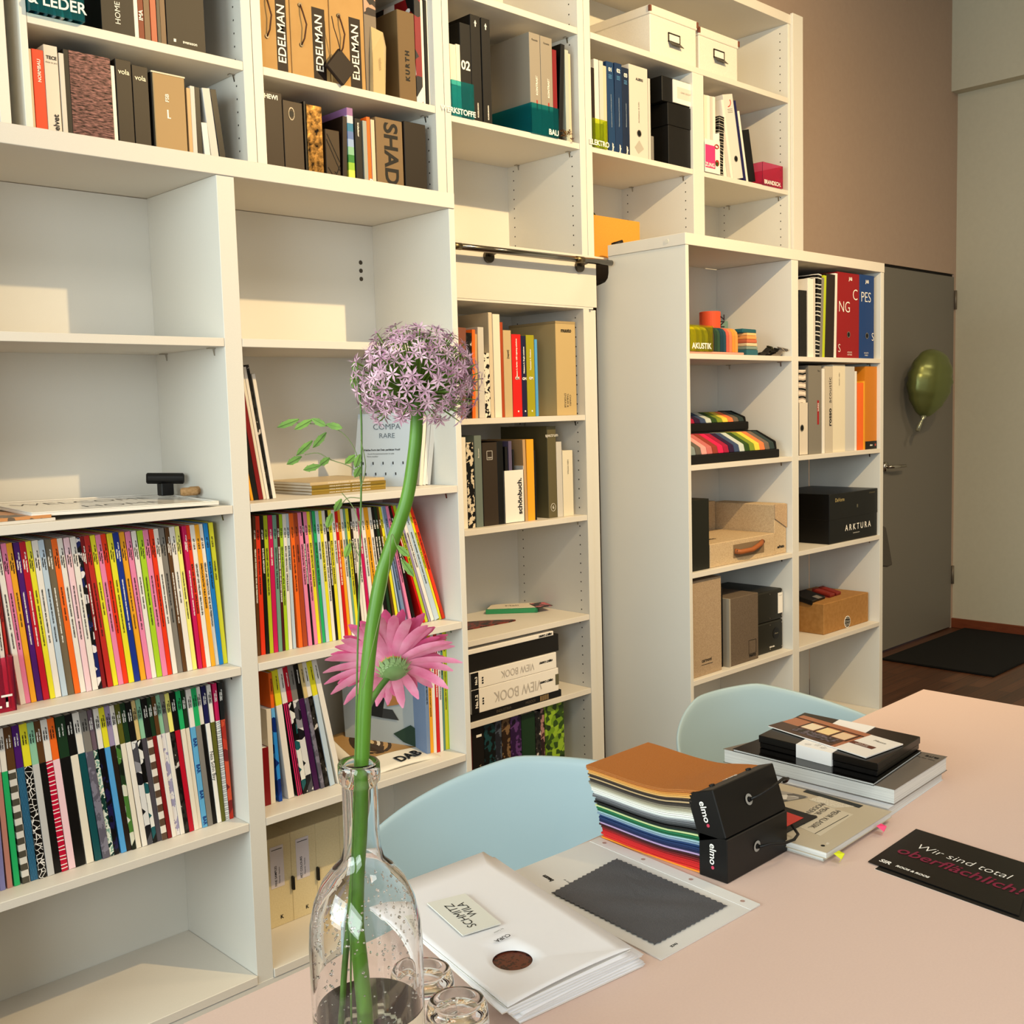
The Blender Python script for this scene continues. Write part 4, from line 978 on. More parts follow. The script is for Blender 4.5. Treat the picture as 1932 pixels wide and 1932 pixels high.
# dark open book with leaf print beside it
o = volume('book', .030, .225, .20, pat('wave', ('17130F', 'BDB9AE', '17130F'), 14), t=.002, loc=(2.806, .012, 2.2457), rot=(0, math.radians(3), 0)); tag(o, unique('black book with pale leaf print leaning behind the white binder'), 'book')
# tag on the third carton
t = Tn('leather_tag', 'dark brown square leather tag hanging over the shelf edge', 'tag', (1.058, -.006, 2.302), (0, math.radians(40), 0)); B().box(-.034, -.006, -.034, .034, .006, .034).build('tag_body', col('2A1A12', .6), t, bevel=.002)
B().tube([(1.054, -.014, 2.342), (1.048, -.012, 2.37), (1.040, -.008, 2.40), (1.038, -.003, 2.43)], .0014, 6).build('tag_cord', col('3A2416', .7), t); bpy.data.objects['tag_cord'].matrix_parent_inverse = t.matrix_basis.inverted() if False else (Matrix.Translation(Vector((1.058, -.006, 2.302))) @ Matrix.Rotation(math.radians(40), 4, 'Y')).inverted()
# folded paper bag
t = Tn('paper_bag', 'folded beige paper bag between the sample book and KURTH box', 'bag')
b = B(); b.face([(1.172, .004, 2.2612), (1.214, .004, 2.2612), (1.222, .004, 2.390), (1.218, .010, 2.430), (1.182, .016, 2.440), (1.176, .006, 2.37)]); b.face([(1.172, .05, 2.2612), (1.172, .004, 2.2612), (1.176, .006, 2.37), (1.182, .016, 2.44), (1.180, .05, 2.44)]); b.face([(1.214, .004, 2.2612), (1.214, .05, 2.2612), (1.220, .05, 2.43), (1.218, .010, 2.43), (1.222, .004, 2.39)])
o = b.build('bag_body', col('C9B48C', .8), t); md = o.modifiers.new('sol', 'SOLIDIFY'); md.thickness = .0012
text('stadnourt', .0085, t, (1.199, .002, 2.34), DNZ, DX, col('7A6A4A'), 'CENTER')
# dried flowers
t = Tn('dried_flowers', 'small bunch of dried brown flower heads at the shelf edge', 'flowers'); b = B(); rr_ = random.Random(3)
for k in range(26):
    c = Vector((1.918 + rr_.uniform(0, .055), -.002 + rr_.uniform(-.008, .02), 2.249 + rr_.uniform(0, .034))); r0 = rr_.uniform(.003, .007)
    for q in range(5):
        a = rr_.uniform(0, 6.28); e = rr_.uniform(-1, 1); p = c + Vector((math.cos(a), math.sin(a), e)) * r0; s = Vector((-math.sin(a), math.cos(a), .3)) * r0 * .4; b.face([c, p + s, p * 1.0 + Vector((0, 0, .001)), p - s])
b.build('flower_heads', pat('noise', ('5A1A14', 'B08A4A', '6E3A1C'), 120), t)
# black boxes right of the white binder
solid('box', 2.500, 2.676, .012, .26, 2.2457, 2.3865, col('1A1612', .45), 'tall black box at the bottom of the small black box stack', 'box'); text('B.', .020, bpy.data.objects['box'], (.055, -.1246, .028), DX, DZ, INKW, 'CENTER', .0006)
solid('box', 2.496, 2.680, .010, .25, 2.3867, 2.464, col('15110D', .45), 'middle black box of the small stack on the navy shelf', 'box')
t = Tn('sample_box', 'black box with a white label front, topmost of its stack', 'box'); B().box(2.47, .014, 2.4662, 2.692, .24, 2.5535).build('box_body', BLACK, t, bevel=.0015); B().box(2.530, .010, 2.470, 2.689, .0138, 2.550).build('white_front', WHITE, t); B().box(2.552, .0094, 2.488, 2.664, .0099, 2.528).build('printed_frame', col('D8D2CA'), t); text('CHAR  LEUCHTEN', .0085, t, (2.608, .0088, 2.510), DX, DZ, col('A8A29A'), 'CENTER')
# white storage boxes
def storagebox(x0, x1, d, label, z=2.6135, h=.150):
    t = Tn('storage_box', label, 'box'); m = cloth('DDD8CE', 'E6E1D8', 400, .2, .7)
    B().box(x0 + .004, .016, z, x1 - .004, .016 + d - .004, z + h).build('box_body', m, t, bevel=.003, seg=2); L = B(); L.box(x0, .012, z + h - .012, x1, .016 + d, z + h + .020); L.build('lid', m, t, bevel=.004, seg=2)
    for x in (x0, x1): B().box(x - .003 if x == x0 else x - .006, .009, z + h - .004, x + .006 if x == x0 else x + .003, .018, z + h + .016).build('metal_corner', col('9A6A5A', .4, .5), t)
    xc = (x0 + x1) / 2; q = B()
    for a, e, c_, g in ((-.034, .092, .034, .096), (-.034, .064, .034, .068), (-.034, .064, -.031, .096), (.031, .064, .034, .096)): q.box(xc + a, .0115, z + e, xc + c_, .0155, z + g)
    q.build('label_holder', DSTEEL, t); B().box(xc - .031, .0135, z + .068, xc + .031, .0150, z + .092).build('label_card', WHITE, t)
    q = B(); q.face([(xc - .034, .0115, z + .064), (xc + .034, .0115, z + .064), (xc + .040, .0005, z + .050), (xc - .030, .0005, z + .050)]); o = q.build('pull_tab', DSTEEL, t); md = o.modifiers.new('s', 'SOLIDIFY'); md.thickness = .0015
storagebox(2.405, 2.683, .31, 'larger white storage box with a metal label holder, nearer the left')
storagebox(2.692, 2.948, .29, 'white storage box with a metal label holder at the right', h=.138)
# orange box and green hoop
o = solid('box', 2.09, 2.352, .03, .31, 1.8865, 2.031, cloth('D2983C', 'DAA44A', 300, .1, .7), 'plain orange yellow box above the sliding bookcase', 'box')
t = Tn('fabric_hoop', 'dark green fabric hoop lying on the orange yellow box', 'hoop'); B().tube([(2.19 + .10 * math.cos(a), .18, 2.035 + .055 * math.sin(a)) for a in [PI * k / 16 for k in range(17)]], .011, 10).build('hoop_band', cloth('2C3A22', '3A4A2C', 300), t, smooth=True); B().tube([(2.19 + .085 * math.cos(a), .18, 2.034 + .030 * math.sin(a)) for a in [PI * k / 12 for k in range(13)]], .006, 8).build('inner_band', col('8A6A3A', .8), t, smooth=True)

# ------------------------------------------------------------------ left bay: welcome tray, papers, recorder, corks
t = Tn('serving_tray', 'white tray with handwritten WELCOME lying on the left bay shelf', 'tray', (.262, -.185, 1.1990), (math.radians(1.2), math.radians(1.0), math.radians(-2)))
b = B(); b.box(-.195, -.145, 0, .195, .135, .006)
for q in ((-.195, -.145, .195, -.141), (-.195, .131, .195, .135), (-.195, -.141, -.191, .131), (.191, -.141, .195, .131)): b.box(q[0], q[1], .006, q[2], q[3], .0085)
b.build('tray_body', col('E9E6E0', .15), t, bevel=.002, seg=2); text('WELCOME', .062, t, (-.02, .055, .0064), DX, DY, col('3A3A3C'), 'CENTER', -.0012, res=4); text('HOME', .060, t, (.02, -.055, .0064), DX, DY, col('3A3A3C'), 'CENTER', -.0012, res=4)
for k, (c, lb) in enumerate((('D9D2C8', 'lower magazine of the pair lying under the white tray'), ('D9A878', 'tan covered magazine lying on top of the pair under the white tray'))):
    o = volume('magazine', .006, .30, .22, pat('noise', ('CF9A68', '7A6A5A', 'D9AE80'), 8) if k else col(c), t=.0008); o.rotation_euler = (math.radians(90), math.radians(-90), math.radians(3 * k)); o.location = (.104 - .006 * k, -.330 + .004 * k, 1.1892 + k * .0064)
    o.rotation_euler = (0, 0, 0); me = o.data; M_ = Matrix(((0, 0, -1, 0), (0, 1, 0, 0), (1, 0, 0, 0), (0, 0, 0, 1)))
    me.transform(M_); [c_.data.transform(M_) for c_ in o.children]; tag(o, unique(lb), 'magazine')
t = Tn('voice_recorder', 'black bar shaped speaker on a short foot on the white tray', 'speaker'); B().tube([(.395, -.115, 1.2475), (.470, -.150, 1.2435)], .0125, 16).build('bar', BLACK, t, smooth=False, bevel=.003); B().box(.418, -.142, 1.2065, .448, -.118, 1.236).build('foot', BLACK, t, bevel=.002)
CK = cloth('A8865A', 'C4A27A', 160, .4)
for k, (x, y, lb) in enumerate(((.452, -.205, 'left cork of the two lying beside the black bar'), (.478, -.190, 'right cork of the two lying beside the black bar'))):
    o = B().lathe([(0, -.019), (.0075, -.019), (.0095, -.014), (.0095, .014), (.0075, .019), (0, .019)], 14).build('cork', CK, smooth=True); o.rotation_euler = (math.radians(90), 0, math.radians(70 + k * 8)); o.location = (x, y, 1.2165 if k == 0 else 1.2168); tag(o, unique(lb), 'cork')
tray(-.12, .012, -.318, -.10, .8312, .105, 'F07090', 'pink acrylic tray with a white T at the left edge', 'ELT', .034, -.022, .020)

# ------------------------------------------------------------------ middle bay
for k in range(4):
    w, d, h = .222, .205, .0072; z = 1.1890 + k * (h + .0003); rr_ = random.Random(k + 5)
    o = volume('magazine', h, w, d, col(('9A8238', 'A68E42', '8E7830', 'C9B692')[k], .4), t=.0007, pages=col('D8D6D0', .8)); M_ = Matrix(((0, 0, 1, 0), (0, 1, 0, 0), (-1, 0, 0, 0), (0, 0, 0, 1)))
    o.data.transform(M_); [c_.data.transform(M_) for c_ in o.children]; o.location = (.738 + rr_.uniform(-.003, .003), -.262 + rr_.uniform(-.003, .003), z + h); text('· ANNUAL REVIEW OF INTERIORS · · ARCHITECTURE AND DESIGN', .0042, o, (w * .5, -.0006, -h * .5), DX, DZ, INKW, 'CENTER', name='spine_text')
    tag(o, unique(('lowest', 'second from the bottom', 'third from the bottom', 'topmost')[k] + ' gold magazine of the flat stack in the middle bay'), 'magazine', 'gold magazines lying in a stack')
t = Tn('leaflet', 'pale blue shaped leaflet with printed icons leaning beside white books', 'leaflet'); b = B()
P_ = lambda s, z: (.975 + s * .075, -.15 - s * .095, 1.1892 + z)
n = 10; cur = [(-.15 * math.sin(PI * .5 * k / n) + .20, .19 * k / n) for k in range(n + 1)]
for k in range(n): b.face([P_(cur[k][0] - .2 + .0, cur[k][1]) if False else P_(-.35 + .28 * (k / n) ** .6, .19 * k / n), P_(1.15, .19 * k / n), P_(1.15, .19 * (k + 1) / n), P_(-.35 + .28 * ((k + 1) / n) ** .6, .19 * (k + 1) / n)])
o = b.build('leaflet_card', col('B9C4CE', .35), t); md = o.modifiers.new('s', 'SOLIDIFY'); md.thickness = .0015; md.offset = 1
D_ = Vector((.075, -.095, 0)).normalized(); off = Vector((-.0022 * .78, -.0022 * .62, 0))
def lf(s, size, a, z, m=INK, bold=0.): q = Vector(P_(a, z)) + off; text(s, size, t, q, D_, DZ, m, 'CENTER', bold)
lf('COMPA', .021, .55, .155, col('5F6A74')); lf('RARE', .018, .55, .132, col('5F6A74')); lf('Welche Form hat Dein perfekter Pool?', .0062, .42, .096, INK, .0002); lf('Durch Kompetenzenzonen ist jede', .005, .40, .086); lf('Form machbar', .005, .22, .079)
b = B()
for r_ in range(2):
    for c_ in range(5):
        q = Vector(P_(.0 + c_ * .22 + r_ * .05, .058 - r_ * .028)) + off; b.tube([q, q + Vector((0, 0, .007))], .0016, 5)
b.build('printed_icons', INK, t)
# photo panel and DAB magazine beneath
t = Tn('brochure', 'grey photo brochure standing behind the DAB magazine', 'brochure'); b = B(); b.face([(.905, -.12, .4752), (1.068, -.238, .4752), (1.072, -.235, .735), (.910, -.10, .735)]); o = b.build('photo_cover', col('A9B0B2', .4), t); md = o.modifiers.new('s', 'SOLIDIFY'); md.thickness = .003
nrm = Vector((-.118, -.163, 0)).normalized()
def onp(s, z): return Vector((.905 + .163 * s, -.12 - .118 * s, .4752 + z)) + nrm * .0012
for nm_, pts, m_ in (('printed_black_object', ((.22, .115), (.48, .10), (.52, .15), (.45, .18), (.25, .18)), BLACK), ('printed_wood_block', ((.55, .13), (.78, .135), (.78, .18), (.55, .18)), col('A87C4A')), ('printed_shadow', ((.48, .10), (.70, .09), (.62, .12), (.5, .125)), col('3A3C3E')), ('printed_green_shape', ((.62, .055), (.85, .075), (1.0, .05), (1.0, .005), (.75, .03)), col('2A4638'))):
    b = B(); b.face([onp(*p) for p in pts]); b.build(nm_, m_, t)
t = Tn('magazine', 'magazine lettered DAB lying slanted at the middle shelf edge', 'magazine')
gx = lambda s, r: Vector((.842 + .232 * s + .0 * r, -.295 + .20 * r + .055 * s * 0 - .01 * s, .4760 + .055 * (r ** 1.6) + .014 * math.sin(PI * s) * .5))
b = B(); n = 8
for i in range(n):
    for j in range(n): b.face([gx(i / n, j / n), gx((i + 1) / n, j / n), gx((i + 1) / n, (j + 1) / n), gx(i / n, (j + 1) / n)])
o = b.build('cover', col('E4DFD4', .35), t, smooth=True); weld(o, 0, .0001); md = o.modifiers.new('s', 'SOLIDIFY'); md.thickness = .005; md.offset = -1
b = B()
for i in range(1, n):
    for j in range(3, n): b.face([gx(i / n, j / n) + Vector((0, 0, .0006)), gx((i + 1) / n, j / n) + Vector((0, 0, .0006)), gx((i + 1) / n, (j + 1) / n) + Vector((0, 0, .0006)), gx(i / n, (j + 1) / n) + Vector((0, 0, .0006))])
b.build('cover_photo', col('A88A5E', .35), t)
for r_, m_ in ((.055, '4A3A28'), (.046, 'B89A70'), (.034, '5E4A34'), (.026, 'D8CFC0'), (.018, '6E5636'), (.010, 'C9B48A')):
    b = B(); c0 = (.47, .68); pts = []
    for k in range(20):
        a = 2 * PI * k / 20; pts.append(gx(c0[0] + r_ / .232 * math.cos(a), c0[1] + r_ / .20 * math.sin(a)) + Vector((0, 0, .0008 + (.055 - r_) * .02)))
    b.face(pts); b.build('printed_spiral', col(m_), t)
text('DAB', .042, t, gx(.66, .17) + Vector((0, 0, .0025)), (1, .12, .0), (-.12, 1, .14), INK, 'CENTER', .0014, res=4)
# three cream file boxes at the bottom
CRM = cloth('D9CCA8', 'E0D4B2', 250, .1, .6)
for k, x in enumerate((.6150, .6890, .7630, .8370)):
    t = Tn('file_box', ('leftmost cream file box with a paper label, lowest shelf', 'second cream file box with a paper label, lowest shelf', 'third cream file box from the left, without a label', 'fourth cream file box, mostly behind the bottle')[k], 'box', (x, -.172, .1192), group='cream file boxes on the lowest shelf')
    B().box(0, 0, 0, .0735, .145, .228).build('box_body', CRM, t, bevel=.001); b = B(); b.box(.0705, -.010, .082, .0765, -.0002, .116); b.build('pull_tab', BLACK, t, bevel=.001)
    if k < 2:
        B().box(.014, -.0008, .100, .052, -.0001, .205).build('paper_label', col('DCD6DC', .7), t); text(('FINE SAMPLES', 'PET COLOURS')[k], .0085, t, (.028, -.0012, .130), DZ, DNX, INK, 'CENTER', .0001); text('Materials · Finishes', .0055, t, (.038, -.0012, .130), DZ, DNX, INK, 'CENTER'); B().box(.018, -.0012, .196, .048, -.0009, .1975).build('printed_bar', INK, t)
    text('K', .013, t, (.040, -.0009, .022), DX, DZ, INK, 'CENTER', .0004)

# ------------------------------------------------------------------ narrow bookcase behind the rail
t = Tn('leather_mat', 'dark red marbled leather mat with a rounded corner', 'mat'); pts = [(1.46, .14), (1.74, .115)] + [(1.765 - .0 + .012 * math.cos(a), .127 + .012 * math.sin(a)) for a in [-1.2 + .4 * k for k in range(6)]] + [(1.70, .20), (1.46, .33)]
B().prism(pts, .6774, .6805).build('mat_sheet', pat('noise', ('2E140F', '8A3422', '1E0E0C', '6E4634'), 28), t, bevel=.0008)
def flat(name, pts, z0, z1, mat, label, cat, bevel=.0006): o = B().prism(pts, z0, z1).build(name, mat, bevel=bevel); return tag(o, unique(label), cat)
flat('book', [(1.79, .285), (1.925, .165), (2.005, .235), (1.87, .340)], .6774, .6925, col('3F9A6C', .5), 'small green book lying on the shelf with the leather mat', 'book')
flat('card', [(1.80, .289), (1.935, .172), (2.000, .232), (1.868, .338)], .6928, .6950, col('E2D9C8', .6), 'cream printed card on top of the small green book', 'card')
text('Mali', .03, bpy.data.objects['card'], (1.895, .262, .6956), (1, -.75, 0), (.75, 1, 0), col('8A8272'), 'CENTER')
flat('card', [(1.915, .150), (1.98, .145), (2.008, .215), (1.955, .235)], .6953, .6972, pat('cells', ('2A1A1C', 'C86A72', '4A3438', 'B0486A'), 60), 'pink and black photo card half under the cream card', 'card')
# flat stack under it
def lying(x0, x1, y0, y1, z0, z1, mat, nm, lab, cat, spine_in=.0):
    o = B(); o.box(x0, y0, z0, x1, y1, z1); o = o.build(nm, mat, bevel=.0015, seg=2); tag(o, unique(lab), cat); return o
o = lying(1.458, 1.868, .006, .255, .4206, .4436, BLACK, 'book', 'black book lying at the very bottom of the VIEW BOOK pile', 'book'); text('INDUSTRIA', .013, o, (1.60, .005, .432), DX, DZ, col('6E665A'), 'CENTER'); text('MOOOI', .013, o, (1.72, .005, .432), DX, DZ, col('6E665A'), 'CENTER')
b = B(); [b.box(1.765 + k * .006, .0045, .424, 1.768 + k * .006, .0055, .441) for k in range(7)]; b.build('printed_bars', col('A8906A'), o)
for z0, z1, no, lab, xr in ((.4440, .5205, 'No.1.2', 'lower white VIEW BOOK binder numbered No.1.2', 1.853), (.5215, .5745, 'No.3', 'upper white VIEW BOOK binder numbered No.3', 1.845)):
    o = lying(1.462, xr, .004, .262, z0, z1, WHITE, 'ring_binder', lab, 'binder'); zc = (z0 + z1) / 2; h_ = z1 - z0
    B().box(1.4622, .0028, z0 + .001, 1.493, .0038, z1 - .001).build('black_label', BLACK, o); text(no, .0155 if h_ > .06 else .0125, o, (1.483, .0022, zc), DZ, DNX, INKW, 'CENTER', .0006)
    text('VIEW BOOK', h_ * .62, o, (1.665, .003, zc), DNX, DNZ, col('C4BEB6'), 'CENTER', 0, res=4, sx=.82); text('OBJECT CARPET', .0085, o, (1.795, .003, zc + .004), DNX, DNZ, INK, 'CENTER', .0006)
    b = B(); [b.box(1.508, .0028, zc - .006 + k * .008, 1.514, .0036, zc - .001 + k * .008) for k in (-1, 0, 1)]; b.build('printed_squares', INK, o)
    if h_ > .06: B().box(1.838, .0028, zc - .018, 1.8535, .0038, zc + .018).build('tape_label', col('6E6A52'), o)
lying(1.452, 1.864, .010, .27, .5755, .6330, col('1F1A13', .5), 'box', 'flat black box on top of the VIEW BOOK binders', 'box')
o = lying(1.452, 1.834, .004, .24, .6335, .6480, WHITE, 'catalogue', 'thin white catalogue on top of the flat black box', 'catalogue'); text('OBJECT CARPET', .0085, o, (1.795, .003, .6408), DNX, DNZ, INK, 'CENTER', .0006)

# ------------------------------------------------------------------ sliding bookcase: boxes and samples
FELT = lambda h: cloth(h, h, 500, .4, .95)
cols = ('C8C22A', 'DAD238', 'D4C830', 'A8A02A', 'BDBA2E', '9A9A3A', 'B8B49C', '4A3E36', '5A4A40', '2E4A3A', '3A5A48', '1E4A5A', '2A5666', 'C86A5A', 'D88A6A', 'E89A4A', 'E2A05A')
x = 2.142
for k, c in enumerate(cols):
    w = .0155 if k < 6 else .0172
    b = B(); pts = [(-.14, 0), (.03, 0), (.03, .082), (-.115, .082), (-.128, .078), (-.137, .068), (-.14, .055)]; b.prism(pts, 0, w - .001, 0, Matrix(((0, 0, 1, 0), (1, 0, 0, 0), (0, 1, 0, 0), (0, 0, 0, 1))))
    o = b.build('felt_sample', FELT(c), bevel=.003, seg=2); o.location = (x, -.19, 1.5528); x += w
    nm = ('lemon yellow', 'bright yellow', 'golden yellow', 'olive yellow', 'moss yellow', 'khaki', 'pale grey', 'dark brown', 'mid brown', 'dark green', 'leaf green', 'dark petrol', 'petrol blue', 'coral red', 'salmon', 'orange', 'light orange')[k]
    tag(o, unique(f'{nm} felt sample slab in the row beside the AKUSTIK tray'), 'felt sample', 'felt samples in the top bay of the sliding bookcase')
tag(B().box(2.141, -.338, 1.5448, 2.445, -.14, 1.5525).build('sample_board', col('D9A898', .6), bevel=.001), unique('pink board under the row of felt samples'), 'board')
tray(2.137, 2.262, -.3415, -.339, 1.5530, .083, 'E6E450', 'yellow acrylic tray lettered AKUSTIK', 'AKUSTIK', .026, None, .016)
t = Tn('sample_tube', 'coral cylinder with dark letters standing behind the felt samples', 'cylinder', (2.560, -.118, 1.5450)); B().lathe([(0, 0), (.038, 0), (.038, .166), (.036, .168), (0, .168)], 32).build('tube', col('D8623E', .6), t, smooth=False, bevel=.001); text('ZNS', .034, t, (.018, -.0362, .125), DNZ, (.9, -.35, 0), col('2A1A2A'), 'CENTER', .0008)
solid('felt_block', 2.640, 2.735, -.075, -.035, 1.5447, 1.69, FELT('7E9A92'), 'grey green felt block standing behind the coral cylinder', 'felt sample')
solid('felt_block', 2.30, 2.40, -.11, -.06, 1.5447, 1.69, FELT('2A3A34'), 'dark green felt block at the back behind the yellow samples', 'felt sample')
o = B().tube([(0, 0, 0), (0, .03, 0)], .04, 20).build('felt_disc', FELT('D89A82'), loc=(2.20, -.12, 1.665)); tag(o, unique('round pale pink felt disc above the yellow samples'), 'felt sample')
z = 1.5448
for k, (c, h_, nm) in enumerate((('3A6E7A', .022, 'petrol'), ('8A9A92', .011, 'grey green'), ('D8C8A8', .011, 'cream'), ('C8785A', .012, 'rust'), ('E8A86A', .012, 'orange'), ('F0C48A', .010, 'light orange'))):
    o = B().box(0, 0, 0, .070 - .003 * k, .12, h_).build('felt_sample', FELT(c), bevel=.003, seg=2, loc=(2.512 + .001 * k, -.305, z)); tag(o, unique(f'{nm} felt piece in the low stack beside the black straps'), 'felt sample', 'low stack of felt pieces'); z += h_ + .0003
o = B().box(0, 0, 0, .100, .035, .015).build('felt_sample', FELT('2E6A76'), bevel=.003, loc=(2.508, -.292, z), rot=(0, 0, .1)); tag(o, unique('petrol felt strip lying across the low stack'), 'felt sample')
t = Tn('fabric_straps', 'tangle of black and olive fabric straps at the right of the shelf', 'straps'); rs = random.Random(11)
for k in range(9):
    p = Vector((2.60 + .02 * k + rs.uniform(-.01, .02), -.30 + rs.uniform(0, .08), 1.548)); pts = [p]
    for j in range(7): p = p + Vector((rs.uniform(.0, .026), rs.uniform(-.02, .02), rs.uniform(-.006, .011) * (1.3 if j < 4 else -1.4))); p.z = max(1.549, min(1.60, p.z)); p.x = min(p.x, 2.73); pts.append(p.copy())
    w_ = Vector((.004, .012, .003)); b = B()
    for j in range(7): b.face([pts[j] - w_, pts[j + 1] - w_, pts[j + 1] + w_, pts[j] + w_])
    o = b.build('strap', col(('0D0B09', '2A2822', '3A3A22', '0D0B09', '8A8278')[k % 5], .8), t); md = o.modifiers.new('s', 'SOLIDIFY'); md.thickness = .0035
# two felt fans in stepped holders
fan = ('D8C8C4', '8E9A9A', '6E6A62', 'E0A8A4', 'C87A78', '9A4A3A', 'D82A62', 'A8204A', '3A1E46', '4A5A7A', 'C8D0CC', '3E5A2A', '8A9A3A', 'E8D05A', 'F08A5A', '7A7066', '3A4A4A')
def felt_fan(x0, x1, y0, y1, z0, h0, h1, lab, n):
    t = Tn('sample_holder', lab, 'sample holder'); M_ = Matrix(((0, 0, 1, 0), (1, 0, 0, 0), (0, 1, 0, 0), (0, 0, 0, 1)))
    B().prism([(y0, z0), (y1, z0), (y1, z0 + .022), (y0, z0 + .030)], x0, x1, 0, M_).build('black_base', FELT('14120F'), t, bevel=.004, seg=2)
    w = (x1 - x0 - .012) / n
    for k in range(n):
        a = x0 + .003 + k * w; o = B().prism([(y0 + .012, z0 + .030), (y1 - .004, z0 + .023), (y1 - .004, z0 + h1), (y1 - .06, z0 + h1), (y0 + .018, z0 + h0)], a, a + w - .0012, 0, M_).build('felt_sample', FELT(fan[k % 17]), t, bevel=.003, seg=2)
    B().prism([(y0 + .01, z0 + .028), (y1, z0 + .022), (y1, z0 + h1 + .003), (y1 - .06, z0 + h1 + .003), (y0 + .014, z0 + h0 + .003)], x1 - .010, x1, 0, M_).build('black_end', FELT('14120F'), t, bevel=.003)
felt_fan(2.141, 2.69, -.322, -.17, 1.1852, .055, .095, 'lower felt colour fan in a black holder, nearer the front', 17)
felt_fan(2.141, 2.732, -.165, -.03, 1.285, .045, .068, 'upper felt colour fan in a black holder, behind the lower one', 17)
bpy.data.objects['sample_holder.001'] and B().box(2.141, -.163, 1.1852, 2.730, -.032, 1.2845).build('riser', FELT('14120F'), bpy.data.objects['sample_holder.001'])
# third level
solid('box', 2.1385, 2.257, -.322, -.05, .8332, 1.069, col('262820', .6), 'tall black green box at the left of the third level', 'box')
LIN = cloth('BFA88A', 'D2BE9E', 260, .5, .9)
t = Tn('linen_box', 'low beige linen box with a leather handle on its front', 'box'); B().box(2.2615, -.322, .8332, 2.655, -.075, .914).build('box_body', LIN, t, bevel=.002); B().box(2.395, -.3228, .852, 2.585, -.3222, .898).build('handle_recess', col('8E7A60', .9), t)
B().tube([(2.402, -.324, .876), (2.42, -.336, .872), (2.48, -.343, .874), (2.54, -.336, .886), (2.572, -.324, .892)], .009, 8).build('leather_handle', col('A8683A', .55), t, smooth=True)
for x, z in ((2.405, .876), (2.568, .892)): B().tube([(x, -.334, z), (x, -.328, z)], .005, 10).build('rivet', DSTEEL, t)
text('esPattio', .028, t, (2.36, -.24, .9146), DX, DY, INK, 'CENTER', .0006)
t = Tn('linen_box', 'tall beige linen box with a slanted flap behind the low one', 'box'); B().box(2.660, -.318, .8332, 2.738, -.05, 1.015).build('box_body', LIN, t, bevel=.002); o = B(); o.prism([(2.6595, 1.017), (2.7385, 1.013), (2.7385, .926), (2.6595, .965)], .3190, .3215, 0, Matrix(((1, 0, 0, 0), (0, 0, -1, 0), (0, 1, 0, 0), (0, 0, 0, 1)))); o.build('front_flap', cloth('B89E80', 'CAB294', 260, .5, .9), t)
text('esPattio', .014, t, (2.700, -.3190, .860), DX, DZ, INK, 'CENTER', .0006)
solid('linen_box', 2.40, 2.655, -.065, -.022, .8332, 1.020, LIN, 'wide beige linen box standing at the back of the third level', 'box')
BB = col('0B0A08', .4)
t = Tn('carton_box', 'big black box lettered ARKTURA', 'box'); B().box(3.02, -.332, .8334, 3.398, -.035, 1.024).build('box_body', BB, t, bevel=.002); B().box(3.019, -.3330, .925, 3.3995, -.034, 1.0255).build('lid', BB, t, bevel=.002)
text('A R K T U R A', .033, t, (3.24, -.3332, .885), DX, DZ, INKW, 'CENTER', .0005, res=4); text('www.arktura.com', .007, t, (3.225, -.3332, .862), DX, DZ, INKW, 'CENTER'); text('DeVorm', .020, t, (3.095, -.3342, 1.000), DX, DZ, col('B8A878'), 'CENTER', .0003); text('all handmade', .009, t, (3.35, -.3342, 1.012), DX, DZ, col('8A8268'), 'CENTER'); B().box(3.228, -.3338, .961, 3.238, -.3332, .973).build('printed_mark', col('6E6A5A'), t)
solid('card_strip', 2.7868, 2.800, -.31, -.06, .8332, 1.015, col('B09A7A', .7), 'thin beige card leaning at the left of the big black box', 'card')
# fourth level
t = Tn('carton_box', 'tall sand coloured fabric box lettered carmoni', 'box'); B().box(2.1385, -.322, .4749, 2.322, -.05, .8005).build('box_body', cloth('A8937A', 'BCA88E', 300, .4, .9), t, bevel=.0015); text('carmoni', .017, t, (2.235, -.3226, .526), DX, DZ, INK, 'CENTER', .0004); B().box(2.205, -.3228, .511, 2.268, -.3222, .5125).build('printed_bar', INK, t)
solid('box', 2.3255, 2.362, -.30, -.06, .4749, .755, BB, 'narrow black box between the sand and the taupe box', 'box')
t = Tn('catalogue_box', 'taupe box with a thin square and a dark label', 'box'); B().box(2.3665, -.322, .4749, 2.546, -.08, .7125).build('box_body', cloth('6E6052', '7C6E5E', 300, .3, .9), t, bevel=.0015); B().box(2.3658, -.3232, .4752, 2.3745, -.079, .7135).build('pale_edge', col('A8A092', .5), t)
b = B(); x0, x1, z0, z1 = 2.485, 2.53, .500, .548
for q in ((x0, z0, x1, z0 + .0012), (x0, z1, x1, z1 + .0012), (x0, z0, x0 + .0012, z1), (x1, z0, x1 + .0012, z1)): b.box(q[0], -.3228, q[1], q[2], -.3222, q[3])
b.build('printed_frame', INK, t); text('PANTO', .0125, t, (2.508, -.3228, .493), DX, DZ, INK, 'CENTER', .0008)
